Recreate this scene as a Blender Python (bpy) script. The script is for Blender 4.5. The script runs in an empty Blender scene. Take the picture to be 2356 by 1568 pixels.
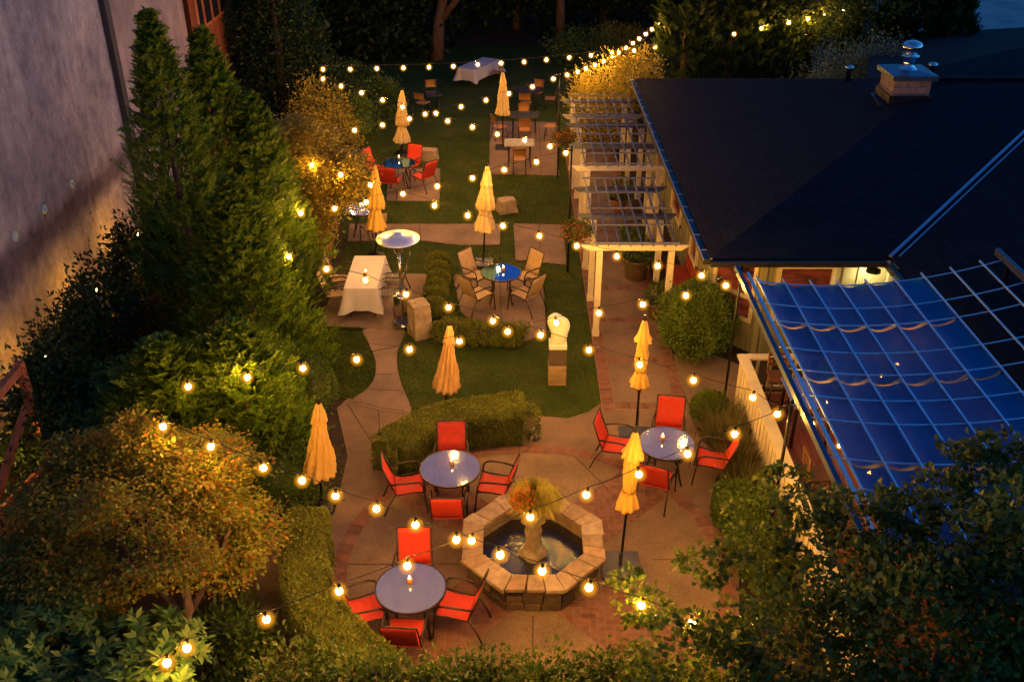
import bpy, bmesh, math, random
import numpy as np
from mathutils import Vector, Matrix

random.seed(7)
RNG = np.random.default_rng(7)
C = bpy.context.scene.collection
SC = bpy.context.scene
R = math.radians
PI = math.pi

# ------------------------------------------------------------------ camera, world, exposure
CAM_H = 10.5
PITCH = 30.0
cam_d = bpy.data.cameras.new("camera")
cam_d.sensor_width = 36.0
cam_d.lens = 36.0 * 2200 / 2356
cam_d.clip_end = 600
cam = bpy.data.objects.new("camera", cam_d)
C.objects.link(cam)
cam.location = (0, 0, CAM_H)
cam.rotation_euler = (R(90 - PITCH), 0, 0)
SC.camera = cam

world = bpy.data.worlds.new("World")
SC.world = world
world.use_nodes = True
wn = world.node_tree
bg = wn.nodes["Background"]
sky = wn.nodes.new("ShaderNodeTexSky")
sky.sky_type = 'NISHITA'
sky.sun_disc = False
sky.sun_elevation = R(-3.0)
sky.sun_rotation = R(90)
sky.ozone_density = 4.0
SKY_TINT = (0.50, 2.0, 1.50)
tint = wn.nodes.new("ShaderNodeMix")
tint.data_type = 'RGBA'
tint.blend_type = 'MULTIPLY'
tint.inputs[0].default_value = 1.0
wn.links.new(sky.outputs[0], tint.inputs[6])
tint.inputs[7].default_value = (*SKY_TINT, 1)
wn.links.new(tint.outputs[2], bg.inputs[0])
bg.inputs[1].default_value = 3.5

BULB_STRENGTH = 800.0
BULB_COL = (1.0, 0.455, 0.055)

SC.view_settings.view_transform = 'Standard'
SC.view_settings.look = 'None'
SC.view_settings.exposure = 0.18
SC.view_settings.gamma = 1.0
SC.render.engine = 'CYCLES'
cy = SC.cycles
cy.use_denoising = True
cy.denoiser = 'OPENIMAGEDENOISE'
cy.use_light_tree = True
cy.max_bounces = 5
cy.diffuse_bounces = 3
cy.glossy_bounces = 3
cy.transmission_bounces = 4
cy.transparent_max_bounces = 48
cy.caustics_reflective = False
cy.caustics_refractive = False
cy.sample_clamp_indirect = 3.0

# ------------------------------------------------------------------ helpers
def ray(x, y):
    u = (x - 1178) / 2200.0
    v = (784 - y) / 2200.0
    s, c = math.sin(R(PITCH)), math.cos(R(PITCH))
    return u, c + s * v, -s + c * v

def G(x, y, z=0.0):
    """point of the photograph (2356 px wide) carried onto the horizontal plane z"""
    u, dy, dz = ray(x, y)
    t = (CAM_H - z) / -dz
    return Vector((u * t, dy * t, z))

def ZY(x, y, Y):
    """point of the photograph carried onto the upright plane at distance Y"""
    u, dy, dz = ray(x, y)
    t = Y / dy
    return Vector((u * t, Y, CAM_H + dz * t))

class MB:
    def __init__(s):
        s.v, s.f, s.sm = [], [], []
    def add(s, verts, faces, smooth=False):
        o = len(s.v)
        s.v += [tuple(p) for p in verts]
        s.f += [tuple(i + o for i in f) for f in faces]
        s.sm += [smooth] * len(faces)
        return s
    def box(s, c, size, rz=0.0, M=None):
        hx, hy, hz = size[0] / 2, size[1] / 2, size[2] / 2
        m = Matrix.Translation(Vector(c)) @ (M if M is not None else Matrix.Rotation(rz, 4, 'Z'))
        vs = [m @ Vector((x * hx, y * hy, z * hz)) for z in (-1, 1) for y in (-1, 1) for x in (-1, 1)]
        return s.add(vs, [(0, 2, 3, 1), (4, 5, 7, 6), (0, 1, 5, 4), (2, 6, 7, 3), (0, 4, 6, 2), (1, 3, 7, 5)])
    def bar(s, a, b, w, h, up=(0, 0, 1)):
        a, b = Vector(a), Vector(b)
        d = b - a
        y = d.normalized()
        up = Vector(up)
        x = y.cross(up)
        if x.length < 1e-4:
            x = y.cross(Vector((1, 0, 0)))
        x.normalize()
        z = x.cross(y)
        m = Matrix((x, y, z)).transposed().to_4x4()
        return s.box((a + b) / 2, (w, d.length, h), M=m)
    def tube(s, pts, r, n=8, r1=None, caps=True):
        pts = [Vector(p) for p in pts]
        k = len(pts)
        vs, fs = [], []
        prev = None
        for i, p in enumerate(pts):
            d = (pts[min(i + 1, k - 1)] - pts[max(i - 1, 0)]).normalized()
            if prev is None:
                a = d.cross(Vector((0, 0, 1)))
                if a.length < 1e-3:
                    a = d.cross(Vector((1, 0, 0)))
            else:
                a = prev - d * prev.dot(d)
                if a.length < 1e-4:
                    a = d.cross(Vector((1, 0, 0)))
            a.normalize()
            prev = a
            b = d.cross(a)
            if isinstance(r, (list, tuple)):
                rr = r[i]
            else:
                rr = r if r1 is None else r + (r1 - r) * i / max(1, k - 1)
            for j in range(n):
                t = 2 * PI * j / n
                vs.append(p + a * (math.cos(t) * rr) + b * (math.sin(t) * rr))
        for i in range(k - 1):
            for j in range(n):
                j2 = (j + 1) % n
                fs.append((i * n + j, i * n + j2, (i + 1) * n + j2, (i + 1) * n + j))
        s.add(vs, fs, True)
        if caps:
            o = len(s.v) - len(vs)
            s.f.append(tuple(o + j for j in range(n))[::-1]); s.sm.append(False)
            s.f.append(tuple(o + (k - 1) * n + j for j in range(n))); s.sm.append(False)
        return s
    def lathe(s, prof, n=24, c=(0, 0, 0), fn=None, smooth=True, cap=True):
        vs, fs = [], []
        k = len(prof)
        for i, (r, z) in enumerate(prof):
            for j in range(n):
                t = 2 * PI * j / n
                rr = r if fn is None else fn(r, z, t, i)
                vs.append((c[0] + rr * math.cos(t), c[1] + rr * math.sin(t), c[2] + z))
        for i in range(k - 1):
            for j in range(n):
                j2 = (j + 1) % n
                fs.append((i * n + j, i * n + j2, (i + 1) * n + j2, (i + 1) * n + j))
        s.add(vs, fs, smooth)
        if cap:
            o = len(s.v) - len(vs)
            s.f.append(tuple(o + j for j in range(n))[::-1]); s.sm.append(False)
            s.f.append(tuple(o + (k - 1) * n + j for j in range(n))); s.sm.append(False)
        return s
    def prism(s, poly, z0, z1):
        n = len(poly)
        a = sum(poly[i][0] * poly[(i + 1) % n][1] - poly[(i + 1) % n][0] * poly[i][1] for i in range(n))
        if a < 0:
            poly = poly[::-1]
        vs = [(p[0], p[1], z0) for p in poly] + [(p[0], p[1], z1) for p in poly]
        fs = [tuple(range(n, 2 * n))] + [(i, (i + 1) % n, n + (i + 1) % n, n + i) for i in range(n)]
        return s.add(vs, fs)
    def build(s, name, m, parent=None, bevel=0.0):
        me = bpy.data.meshes.new(name)
        me.from_pydata(s.v, [], s.f)
        me.polygons.foreach_set('use_smooth', s.sm)
        me.update()
        o = bpy.data.objects.new(name, me)
        C.objects.link(o)
        if m:
            me.materials.append(m)
        if parent is not None:
            o.parent = parent
        if bevel:
            b = o.modifiers.new('bevel', 'BEVEL')
            b.width = bevel
            b.segments = 2
            b.limit_method = 'ANGLE'
        return o

def tag(o, label=None, cat=None, group=None, kind=None):
    if label: o['label'] = label
    if cat: o['category'] = cat
    if group: o['group'] = group
    if kind: o['kind'] = kind
    return o

def thing(name, label, cat, loc=(0, 0, 0), rz=0.0, group=None):
    o = bpy.data.objects.new(name, None)
    o.empty_display_size = 0.1
    C.objects.link(o)
    o.location = loc
    o.rotation_euler = (0, 0, rz)
    return tag(o, label, cat, group)

def dup(root, loc, rz=0.0, label=None, group=None):
    r = root.copy(); C.objects.link(r)
    r.location = loc
    r.rotation_euler = (0, 0, rz)
    if label: r['label'] = label
    if group: r['group'] = group
    for ch in list(root.children):
        c = ch.copy(); C.objects.link(c); c.parent = r
        for g in list(ch.children):
            d = g.copy(); C.objects.link(d); d.parent = c
    return r

# ------------------------------------------------------------------ materials
class NT:
    def __init__(s, name):
        s.m = bpy.data.materials.new(name)
        s.m.use_nodes = True
        s.t = s.m.node_tree
        s.b = s.t.nodes["Principled BSDF"]
        s.out = s.t.nodes["Material Output"]
    def n(s, typ, **kw):
        nd = s.t.nodes.new(typ)
        for k, v in kw.items():
            if k == 'inp':
                for a, b in v.items():
                    nd.inputs[a].default_value = b
            else:
                setattr(nd, k, v)
        return nd
    def l(s, a, b):
        s.t.links.new(a, b)
    def coord(s, scale=(1, 1, 1), rot=(0, 0, 0), uv=False):
        tc = s.n("ShaderNodeTexCoord")
        mp = s.n("ShaderNodeMapping")
        mp.inputs['Scale'].default_value = scale
        mp.inputs['Rotation'].default_value = rot
        s.l(tc.outputs['UV' if uv else 'Object'], mp.inputs['Vector'])
        return mp.outputs[0]
    def noise(s, vec, scale, detail=4.0, rough=0.55):
        nz = s.n("ShaderNodeTexNoise", inp={'Scale': scale, 'Detail': detail, 'Roughness': rough})
        s.l(vec, nz.inputs['Vector'])
        return nz.outputs['Fac']
    def ramp(s, fac, stops):
        r = s.n("ShaderNodeValToRGB")
        e = r.color_ramp.elements
        while len(e) < len(stops):
            e.new(0.5)
        for i, (p, c) in enumerate(stops):
            e[i].position = p
            e[i].color = (*c, 1)
        s.l(fac, r.inputs[0])
        return r.outputs[0]
    def mix(s, fac, a, b, mode='MIX'):
        m = s.n("ShaderNodeMix", data_type='RGBA', blend_type=mode)
        if isinstance(fac, (int, float)): m.inputs[0].default_value = fac
        else: s.l(fac, m.inputs[0])
        for k, q in ((6, a), (7, b)):
            if isinstance(q, tuple): m.inputs[k].default_value = (*q, 1)
            else: s.l(q, m.inputs[k])
        return m.outputs[2]
    def bump(s, h, strength=0.4, dist=0.01):
        b = s.n("ShaderNodeBump", inp={'Strength': strength, 'Distance': dist})
        s.l(h, b.inputs['Height'])
        s.l(b.outputs[0], s.b.inputs['Normal'])
    def set(s, rough=0.7, metal=0.0, spec=0.5):
        s.b.inputs['Roughness'].default_value = rough
        s.b.inputs['Metallic'].default_value = metal
        s.b.inputs['Specular IOR Level'].default_value = spec
        return s

def plain(name, col, rough=0.6, metal=0.0, var=0.25, scale=6.0, bump=0.0, spec=0.5, stretch=(1, 1, 1), bscale=None, bdist=0.01):
    q = NT(name).set(rough, metal, spec)
    v = q.coord(stretch)
    f = q.noise(v, scale)
    lo = tuple(c * (1 - var) for c in col)
    hi = tuple(min(1, c * (1 + var)) for c in col)
    q.l(q.ramp(f, [(0.3, lo), (0.7, hi)]), q.b.inputs['Base Color'])
    if bump:
        q.bump(q.noise(v, bscale or scale * 6), bump, bdist)
    return q.m

def leaf_mat(name, cols, trans=0.35, rough=0.5, nscale=1.6, k=2.1):
    cols = [(c[0] * k, c[1] * k * 1.12, c[2] * k * 0.8) for c in cols]
    q = NT(name).set(rough, 0, 0.35)
    g = q.n("ShaderNodeNewGeometry")
    stops = [(i / max(1, len(cols) - 1), c) for i, c in enumerate(cols)]
    c1 = q.ramp(g.outputs['Random Per Island'], stops)
    f = q.noise(q.coord(), nscale, 3)
    dk = q.ramp(f, [(0.3, (0.62, 0.62, 0.62)), (0.7, (1.25, 1.25, 1.25))])
    col = q.mix(1.0, c1, dk, 'MULTIPLY')
    q.l(col, q.b.inputs['Base Color'])
    tr = q.n("ShaderNodeBsdfTranslucent")
    q.l(col, tr.inputs[0])
    ms = q.n("ShaderNodeMixShader", inp={0: trans})
    q.l(q.b.outputs[0], ms.inputs[1])
    q.l(tr.outputs[0], ms.inputs[2])
    q.l(ms.outputs[0], q.out.inputs[0])
    return q.m

def emit(name, col, st):
    q = NT(name)
    q.b.inputs['Base Color'].default_value = (*col, 1)
    q.b.inputs['Emission Color'].default_value = (*col, 1)
    q.b.inputs['Emission Strength'].default_value = st
    return q.m

def island(name, cols, rough=0.8, bump=0.3, bscale=60):
    q = NT(name).set(rough)
    g = q.n("ShaderNodeNewGeometry")
    c1 = q.ramp(g.outputs['Random Per Island'], [(i / max(1, len(cols) - 1), c) for i, c in enumerate(cols)])
    v = q.coord()
    dk = q.ramp(q.noise(v, 9), [(0.3, (0.7, 0.7, 0.7)), (0.7, (1.2, 1.2, 1.2))])
    q.l(q.mix(1.0, c1, dk, 'MULTIPLY'), q.b.inputs['Base Color'])
    q.bump(q.noise(v, bscale), bump, 0.006)
    return q.m

M = {}
M['soil'] = plain('soil', (0.034, 0.020, 0.012), 0.95, var=0.5, scale=3, bump=0.8, bscale=25, bdist=0.04)
def lawn_mat():
    q = NT('lawn_turf').set(0.9, 0, 0.2)
    v = q.coord()
    f = q.noise(v, 1.1, 6, 0.65)
    a = q.ramp(f, [(0.25, (0.026, 0.050, 0.006)), (0.5, (0.046, 0.074, 0.009)), (0.68, (0.085, 0.095, 0.014)), (0.82, (0.15, 0.105, 0.03))])
    f2 = q.noise(v, 45, 3)
    b = q.ramp(f2, [(0.3, (0.5, 0.5, 0.5)), (0.7, (1.3, 1.3, 1.3))])
    q.l(q.mix(1.0, a, b, 'MULTIPLY'), q.b.inputs['Base Color'])
    q.bump(f2, 0.8, 0.03)
    return q.m
M['lawn'] = lawn_mat()
M['grass'] = leaf_mat('grass_blades', [(0.018, 0.036, 0.005), (0.042, 0.066, 0.009), (0.080, 0.086, 0.016)], 0.3, 0.7, 1.2, k=1.4)
def aggregate(name, col, spk=0.35):
    q = NT(name).set(0.85)
    v = q.coord()
    big = q.ramp(q.noise(v, 0.9, 5, 0.6), [(0.3, tuple(c * 0.58 for c in col)), (0.7, tuple(c * 1.2 for c in col))])
    f2 = q.noise(v, 55, 2, 0.7)
    sp = q.ramp(f2, [(0.35, (1 - spk,) * 3), (0.5, (1, 1, 1)), (0.68, (1 + spk,) * 3)])
    q.l(q.mix(1.0, big, sp, 'MULTIPLY'), q.b.inputs['Base Color'])
    q.bump(f2, 0.5, 0.008)
    return q.m
M['plaza'] = aggregate('worn_concrete', (0.20, 0.130, 0.095), 0.3)
M['aggregate'] = aggregate('exposed_aggregate', (0.225, 0.15, 0.10), 0.30)
M['slab'] = aggregate('grey_slab', (0.235, 0.16, 0.125), 0.22)
M['brick'] = island('paving_brick', [(0.17, 0.065, 0.046), (0.22, 0.090, 0.065), (0.20, 0.095, 0.075), (0.14, 0.055, 0.042)])
M['mortar'] = plain('mortar', (0.22, 0.15, 0.11), 0.9, scale=20)
M['gravel'] = plain('gravel_road', (0.46, 0.41, 0.38), 0.95, var=0.3, scale=0.6, bump=0.6, bscale=14, bdist=0.04)

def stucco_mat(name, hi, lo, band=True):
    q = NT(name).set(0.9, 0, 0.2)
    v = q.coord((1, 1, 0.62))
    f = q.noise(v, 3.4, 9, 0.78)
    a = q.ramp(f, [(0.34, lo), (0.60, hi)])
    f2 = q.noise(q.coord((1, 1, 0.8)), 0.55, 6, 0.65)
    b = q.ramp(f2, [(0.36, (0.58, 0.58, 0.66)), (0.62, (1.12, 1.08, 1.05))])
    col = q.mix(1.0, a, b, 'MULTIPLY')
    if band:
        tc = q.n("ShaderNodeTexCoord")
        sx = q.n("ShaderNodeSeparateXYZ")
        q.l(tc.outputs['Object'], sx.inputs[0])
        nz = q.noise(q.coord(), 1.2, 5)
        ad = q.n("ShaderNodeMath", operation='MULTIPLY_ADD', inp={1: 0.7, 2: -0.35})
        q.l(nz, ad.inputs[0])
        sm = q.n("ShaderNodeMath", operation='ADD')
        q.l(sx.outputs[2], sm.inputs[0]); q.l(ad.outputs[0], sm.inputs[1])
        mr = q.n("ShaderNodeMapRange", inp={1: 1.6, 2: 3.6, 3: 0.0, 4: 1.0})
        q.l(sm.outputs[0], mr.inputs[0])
        shadow = q.ramp(mr.outputs[0], [(0.0, (0.95, 0.92, 0.86)), (0.28, (0.95, 0.92, 0.86)), (0.45, (0.40, 0.35, 0.37)), (0.58, (0.36, 0.32, 0.36)), (0.76, (1, 1, 1))])  # soft shadow band painted into the wall colour
        col = q.mix(1.0, col, shadow, 'MULTIPLY')
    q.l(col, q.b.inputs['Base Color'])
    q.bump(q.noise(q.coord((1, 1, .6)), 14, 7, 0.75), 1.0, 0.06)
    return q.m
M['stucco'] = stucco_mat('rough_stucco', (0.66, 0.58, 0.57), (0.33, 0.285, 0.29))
M['stucco2'] = stucco_mat('smooth_stucco', (0.55, 0.43, 0.40), (0.45, 0.35, 0.33), False)
M['dark_strip'] = plain('dark_stripe', (0.05, 0.045, 0.055), 0.8)
M['redwood'] = plain('orange_timber', (0.36, 0.095, 0.03), 0.6, var=0.4, scale=3, stretch=(1, 1, 0.2))
M['timber_post'] = plain('stained_post', (0.50, 0.14, 0.045), 0.65, var=0.35, scale=5, stretch=(1, 1, 0.15))
M['lattice'] = plain('lattice_wood', (0.14, 0.05, 0.025), 0.7, var=0.3)
M['dark_glass'] = plain('dark_window', (0.02, 0.02, 0.025), 0.08, var=0.2)

def roof_mat():
    q = NT('asphalt_shingle').set(0.85, 0, 0.25)
    v = q.coord(uv=True)
    br = q.n("ShaderNodeTexBrick", inp={'Scale': 1.0, 'Mortar Size': 0.012, 'Brick Width': 0.33, 'Row Height': 0.14, 'Bias': 0.0})
    br.inputs['Color1'].default_value = (0.0035, 0.0055, 0.009, 1)
    br.inputs['Color2'].default_value = (0.008, 0.0115, 0.018, 1)
    br.inputs['Mortar'].default_value = (0.002, 0.002, 0.003, 1)
    q.l(v, br.inputs['Vector'])
    nz = q.ramp(q.noise(q.coord(), 1.3, 5), [(0.3, (0.75, 0.75, 0.75)), (0.7, (1.25, 1.25, 1.25))])
    q.l(q.mix(1.0, br.outputs[0], nz, 'MULTIPLY'), q.b.inputs['Base Color'])
    q.bump(br.outputs['Fac'], -0.6, 0.012)
    return q.m
M['roof'] = roof_mat()
M['metal_blue'] = plain('flashing_metal', (0.42, 0.50, 0.62), 0.35, 0.9, var=0.1)
M['gutter'] = plain('dark_gutter', (0.02, 0.02, 0.024), 0.35, 0.3)
M['gutter_lip'] = plain('gutter_lip_metal', (0.45, 0.5, 0.6), 0.3, 0.8, var=0.1)
M['siding'] = plain('sage_siding', (0.30, 0.29, 0.17), 0.7, var=0.12, scale=4, stretch=(1, 1, 0.2))
M['trim'] = plain('cream_trim', (0.66, 0.58, 0.42), 0.55, var=0.08)
M['cream'] = plain('cream_paint', (0.66, 0.57, 0.40), 0.6, var=0.1, scale=3)
def window_mat():
    q = NT('warm_window').set(0.08, 0, 0.5)
    f = q.noise(q.coord((1, 1, 4)), 1.4, 3)
    c = q.ramp(f, [(0.35, (0.02, 0.008, 0.005)), (0.6, (0.16, 0.03, 0.012))])
    q.l(c, q.b.inputs['Base Color'])
    q.l(c, q.b.inputs['Emission Color'])
    q.b.inputs['Emission Strength'].default_value = 0.35
    return q.m
M['window'] = window_mat()
M['pergola'] = plain('cream_pergola_paint', (0.68, 0.60, 0.46), 0.6, var=0.12, scale=5)
M['lath'] = plain('weathered_lath_dim_beam', (0.155, 0.165, 0.20), 0.7, var=0.25, scale=8)
M['pole'] = plain('black_steel', (0.012, 0.012, 0.013), 0.4, 0.5)
M['frame'] = plain('bronze_frame', (0.06, 0.045, 0.038), 0.38, 0.6)
M['red_sling'] = plain('red_sling', (0.60, 0.040, 0.018), 0.7, var=0.12, scale=14, bump=0.2, bscale=160, bdist=0.003)
M['tan_sling'] = plain('tan_sling', (0.46, 0.32, 0.18), 0.75, var=0.12, scale=14, bump=0.2, bscale=160, bdist=0.003)
M['wicker'] = plain('woven_back', (0.42, 0.20, 0.07), 0.65, var=0.3, scale=20, bump=0.5, bscale=90)
M['slat_metal'] = plain('grey_slat', (0.16, 0.145, 0.13), 0.5, 0.2)
def table_glass():
    q = NT('frosted_table_glass').set(0.09, 0.6, 0.9)
    f = q.noise(q.coord(), 5, 4)
    q.l(q.ramp(f, [(0.3, (0.34, 0.40, 0.68)), (0.7, (0.42, 0.47, 0.76))]), q.b.inputs['Base Color'])
    tp = q.n("ShaderNodeBsdfTransparent", inp={0: (0.85, 0.85, 0.95, 1)})
    ms = q.n("ShaderNodeMixShader", inp={0: 0.30})
    q.l(q.b.outputs[0], ms.inputs[1]); q.l(tp.outputs[0], ms.inputs[2])
    q.l(ms.outputs[0], q.out.inputs[0])
    return q.m
M['glass_top'] = table_glass()
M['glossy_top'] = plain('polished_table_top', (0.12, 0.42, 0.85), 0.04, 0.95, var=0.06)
M['dark_top'] = plain('dark_table_top', (0.06, 0.06, 0.075), 0.25, 0.1)
M['pale_top'] = plain('pale_table_top', (0.42, 0.40, 0.36), 0.35)
M['cloth'] = plain('white_cloth', (0.58, 0.54, 0.54), 0.85, var=0.05, scale=4)
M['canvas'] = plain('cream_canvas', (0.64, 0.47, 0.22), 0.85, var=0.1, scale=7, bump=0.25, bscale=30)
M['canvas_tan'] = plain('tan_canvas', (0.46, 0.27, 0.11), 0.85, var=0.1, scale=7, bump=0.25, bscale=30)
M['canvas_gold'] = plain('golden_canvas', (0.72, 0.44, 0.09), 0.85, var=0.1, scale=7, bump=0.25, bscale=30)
M['steel'] = plain('brushed_steel', (0.62, 0.58, 0.52), 0.22, 1.0, var=0.08, stretch=(1, 1, 0.1))
M['steel_dome'] = plain('polished_dome', (0.78, 0.84, 1.0), 0.36, 0.65, var=0.05)
M['stone'] = island('coping_stone', [(0.24, 0.16, 0.10), (0.36, 0.26, 0.17), (0.45, 0.35, 0.25), (0.30, 0.19, 0.11), (0.38, 0.25, 0.17)], 0.8, 0.5, 22)
M['stone_dark'] = island('basin_stone', [(0.14, 0.09, 0.055), (0.035, 0.03, 0.028), (0.20, 0.13, 0.075), (0.10, 0.07, 0.05), (0.17, 0.10, 0.06)], 0.8, 0.7, 14)
M['basin'] = plain('basin_render', (0.30, 0.21, 0.11), 0.75, var=0.3, scale=5, bump=0.4)
M['column'] = plain('carved_stone', (0.26, 0.20, 0.12), 0.8, var=0.35, scale=7, bump=0.6)
M['boulder'] = plain('rough_stone', (0.36, 0.27, 0.18), 0.85, var=0.3, scale=5, bump=0.8, bscale=20, bdist=0.02)
M['white_stone'] = plain('pale_marble', (0.84, 0.80, 0.66), 0.45, var=0.1, scale=4, bump=0.3, bscale=18)
M['ped_dark'] = plain('dark_pedestal_stone', (0.10, 0.07, 0.055), 0.7, var=0.3, scale=6, bump=0.3)
M['ped_light'] = plain('sandstone', (0.32, 0.22, 0.12), 0.8, var=0.3, scale=4, bump=0.3, stretch=(1, 1, 3))
M['chimney_stone'] = island('chimney_block', [(0.27, 0.19, 0.165), (0.34, 0.245, 0.21), (0.22, 0.16, 0.145)], 0.85, 0.7, 18)
M['cap_metal'] = plain('cap_metal', (0.09, 0.14, 0.22), 0.35, 0.6, var=0.15, scale=3)
M['chrome'] = plain('chrome_vent', (0.75, 0.77, 0.8), 0.12, 1.0, var=0.04)
def water_mat():
    q = NT('pond_water').set(0.10, 0, 0.5)
    q.b.inputs['Base Color'].default_value = (0.012, 0.012, 0.018, 1)
    q.b.inputs['IOR'].default_value = 1.6
    q.b.inputs['Specular IOR Level'].default_value = 0.9
    q.bump(q.noise(q.coord(), 20, 3), 0.55, 0.02)
    return q.m
M['water'] = water_mat()
M['terracotta'] = plain('terracotta', (0.34, 0.13, 0.06), 0.75, var=0.2)
M['pot_dark'] = plain('glazed_pot', (0.12, 0.08, 0.05), 0.5, var=0.3)
M['red_paint'] = plain('red_deck_paint', (0.42, 0.05, 0.02), 0.6, var=0.25, scale=4)
M['deckboard'] = plain('redwood_deck', (0.27, 0.065, 0.03), 0.45, var=0.35, scale=5, stretch=(4, 0.3, 1))
M['barwood'] = plain('dark_bar_wood', (0.12, 0.045, 0.02), 0.45, var=0.3)
M['bark'] = plain('tree_bark', (0.13, 0.075, 0.045), 0.9, var=0.4, scale=6, bump=0.8, bscale=18, bdist=0.03, stretch=(1, 1, 0.35))
M['rod'] = plain('galvanised_rod', (0.72, 0.88, 1.0), 0.35, 0.75, var=0.06)
M['beam_steel'] = plain('grey_beam', (0.07, 0.10, 0.16), 0.4, 0.3, var=0.1)
def fabric_mat():
    q = NT('blue_shade_fabric').set(0.75, 0, 0.1)
    f = q.noise(q.coord((1, 0.5, 1)), 2.2, 4)
    c = q.ramp(f, [(0.3, (0.004, 0.165, 0.34)), (0.7, (0.007, 0.235, 0.45))])
    q.l(c, q.b.inputs['Base Color'])
    q.bump(q.noise(q.coord((3.5, 0.7, 1)), 2.6, 5), 0.8, 0.05)
    tr = q.n("ShaderNodeBsdfTranslucent", inp={0: (0.16, 0.20, 0.34, 1)})
    ms = q.n("ShaderNodeMixShader", inp={0: 0.05})
    q.l(q.b.outputs[0], ms.inputs[1]); q.l(tr.outputs[0], ms.inputs[2])
    tp = q.n("ShaderNodeBsdfTransparent")                     # open weave of the shade cloth
    m2 = q.n("ShaderNodeMixShader", inp={0: 0.015})
    q.l(ms.outputs[0], m2.inputs[1]); q.l(tp.outputs[0], m2.inputs[2])
    q.l(m2.outputs[0], q.out.inputs[0])
    return q.m
M['fabric'] = fabric_mat()
M['valance'] = plain('pale_valance', (0.60, 0.48, 0.30), 0.8, var=0.2)
M['bulb'] = emit('warm_bulb_glass', BULB_COL, BULB_STRENGTH)
M['bulb_dim'] = emit('small_warm_bulb', BULB_COL, BULB_STRENGTH * 0.5)
def halo_mat(k):  # faintly emitting shell, imitates the halo round a bulb
    q = NT('amber_halo_shell')
    q.t.nodes.remove(q.b)
    e = q.n("ShaderNodeEmission", inp={0: (1.0, 0.38, 0.02, 1), 1: 1.5})
    tp = q.n("ShaderNodeBsdfTransparent", inp={0: (1.0, 1.0, 1.0, 1)})
    ms = q.n("ShaderNodeMixShader", inp={0: k})
    q.l(tp.outputs[0], ms.inputs[1]); q.l(e.outputs[0], ms.inputs[2])
    q.l(ms.outputs[0], q.out.inputs[0])
    q.m.cycles.emission_sampling = 'NONE'
    return q.m
HALO = [(0.051, halo_mat(0.13)), (0.060, halo_mat(0.115)), (0.070, halo_mat(0.095)), (0.083, halo_mat(0.085)), (0.098, halo_mat(0.06)), (0.115, halo_mat(0.04))]
M['flame'] = emit('candle_flame', (1.0, 0.45, 0.12), 40.0)
M['wall_lamp'] = emit('wall_lamp_glass', (1.0, 0.80, 0.40), 230.0)
M['candle_jar'] = plain('amber_jar', (0.5, 0.22, 0.05), 0.2)
M['cable'] = plain('black_cable', (0.015, 0.013, 0.012), 0.6)

L = {}
L['conifer'] = leaf_mat('arborvitae_leaf', [(0.016, 0.034, 0.004), (0.032, 0.058, 0.007), (0.055, 0.080, 0.010), (0.085, 0.100, 0.013)], 0.28, k=2.9)
L['maple'] = leaf_mat('maple_leaf', [(0.13, 0.062, 0.012), (0.10, 0.085, 0.013), (0.065, 0.085, 0.014), (0.13, 0.095, 0.015), (0.085, 0.095, 0.014), (0.20, 0.050, 0.014)], 0.4, k=2.6)
L['gold'] = leaf_mat('golden_maple_leaf', [(0.10, 0.085, 0.018), (0.15, 0.115, 0.025), (0.19, 0.13, 0.03), (0.12, 0.07, 0.02)], 0.4, k=2.7)
L['shrub'] = leaf_mat('shrub_leaf', [(0.022, 0.045, 0.010), (0.045, 0.07, 0.014), (0.07, 0.085, 0.02)], 0.3)
L['dark'] = leaf_mat('dark_leaf', [(0.012, 0.028, 0.010), (0.022, 0.045, 0.013), (0.035, 0.055, 0.018)], 0.25, k=1.1)
L['box'] = leaf_mat('box_leaf', [(0.05, 0.06, 0.012), (0.085, 0.09, 0.018), (0.12, 0.115, 0.026), (0.06, 0.05, 0.014)], 0.3)
L['cypress'] = leaf_mat('cypress_leaf', [(0.035, 0.06, 0.013), (0.06, 0.085, 0.018), (0.085, 0.10, 0.024)], 0.3)
L['rhodo'] = leaf_mat('rhododendron_leaf', [(0.022, 0.055, 0.018), (0.045, 0.085, 0.022), (0.085, 0.105, 0.028)], 0.3, 0.6)
L['linden'] = leaf_mat('broad_leaf', [(0.030, 0.055, 0.012), (0.050, 0.080, 0.016), (0.085, 0.10, 0.022), (0.10, 0.11, 0.022)], 0.35, 0.45, k=1.8)
L['straw'] = leaf_mat('straw_grass', [(0.22, 0.17, 0.05), (0.34, 0.26, 0.08), (0.28, 0.24, 0.09)], 0.35, 0.6, k=1.8)
L['orange'] = leaf_mat('orange_petal', [(0.60, 0.13, 0.02), (0.70, 0.22, 0.03), (0.55, 0.08, 0.02)], 0.35, 0.6, k=1.0)
L['lavender'] = leaf_mat('lavender_leaf', [(0.07, 0.065, 0.03), (0.11, 0.085, 0.045), (0.08, 0.08, 0.05)], 0.3)
L['grey'] = leaf_mat('grey_leaf', [(0.09, 0.10, 0.06), (0.15, 0.155, 0.10), (0.12, 0.14, 0.10)], 0.3)
L['pinkleaf'] = leaf_mat('ivy_leaf', [(0.025, 0.055, 0.012), (0.05, 0.08, 0.016), (0.09, 0.105, 0.03), (0.05, 0.075, 0.016), (0.17, 0.13, 0.06)], 0.3, 0.4, k=1.5)

# ------------------------------------------------------------------ foliage
def unit(a):
    return a / np.maximum(np.linalg.norm(a, axis=1, keepdims=True), 1e-9)

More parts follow.
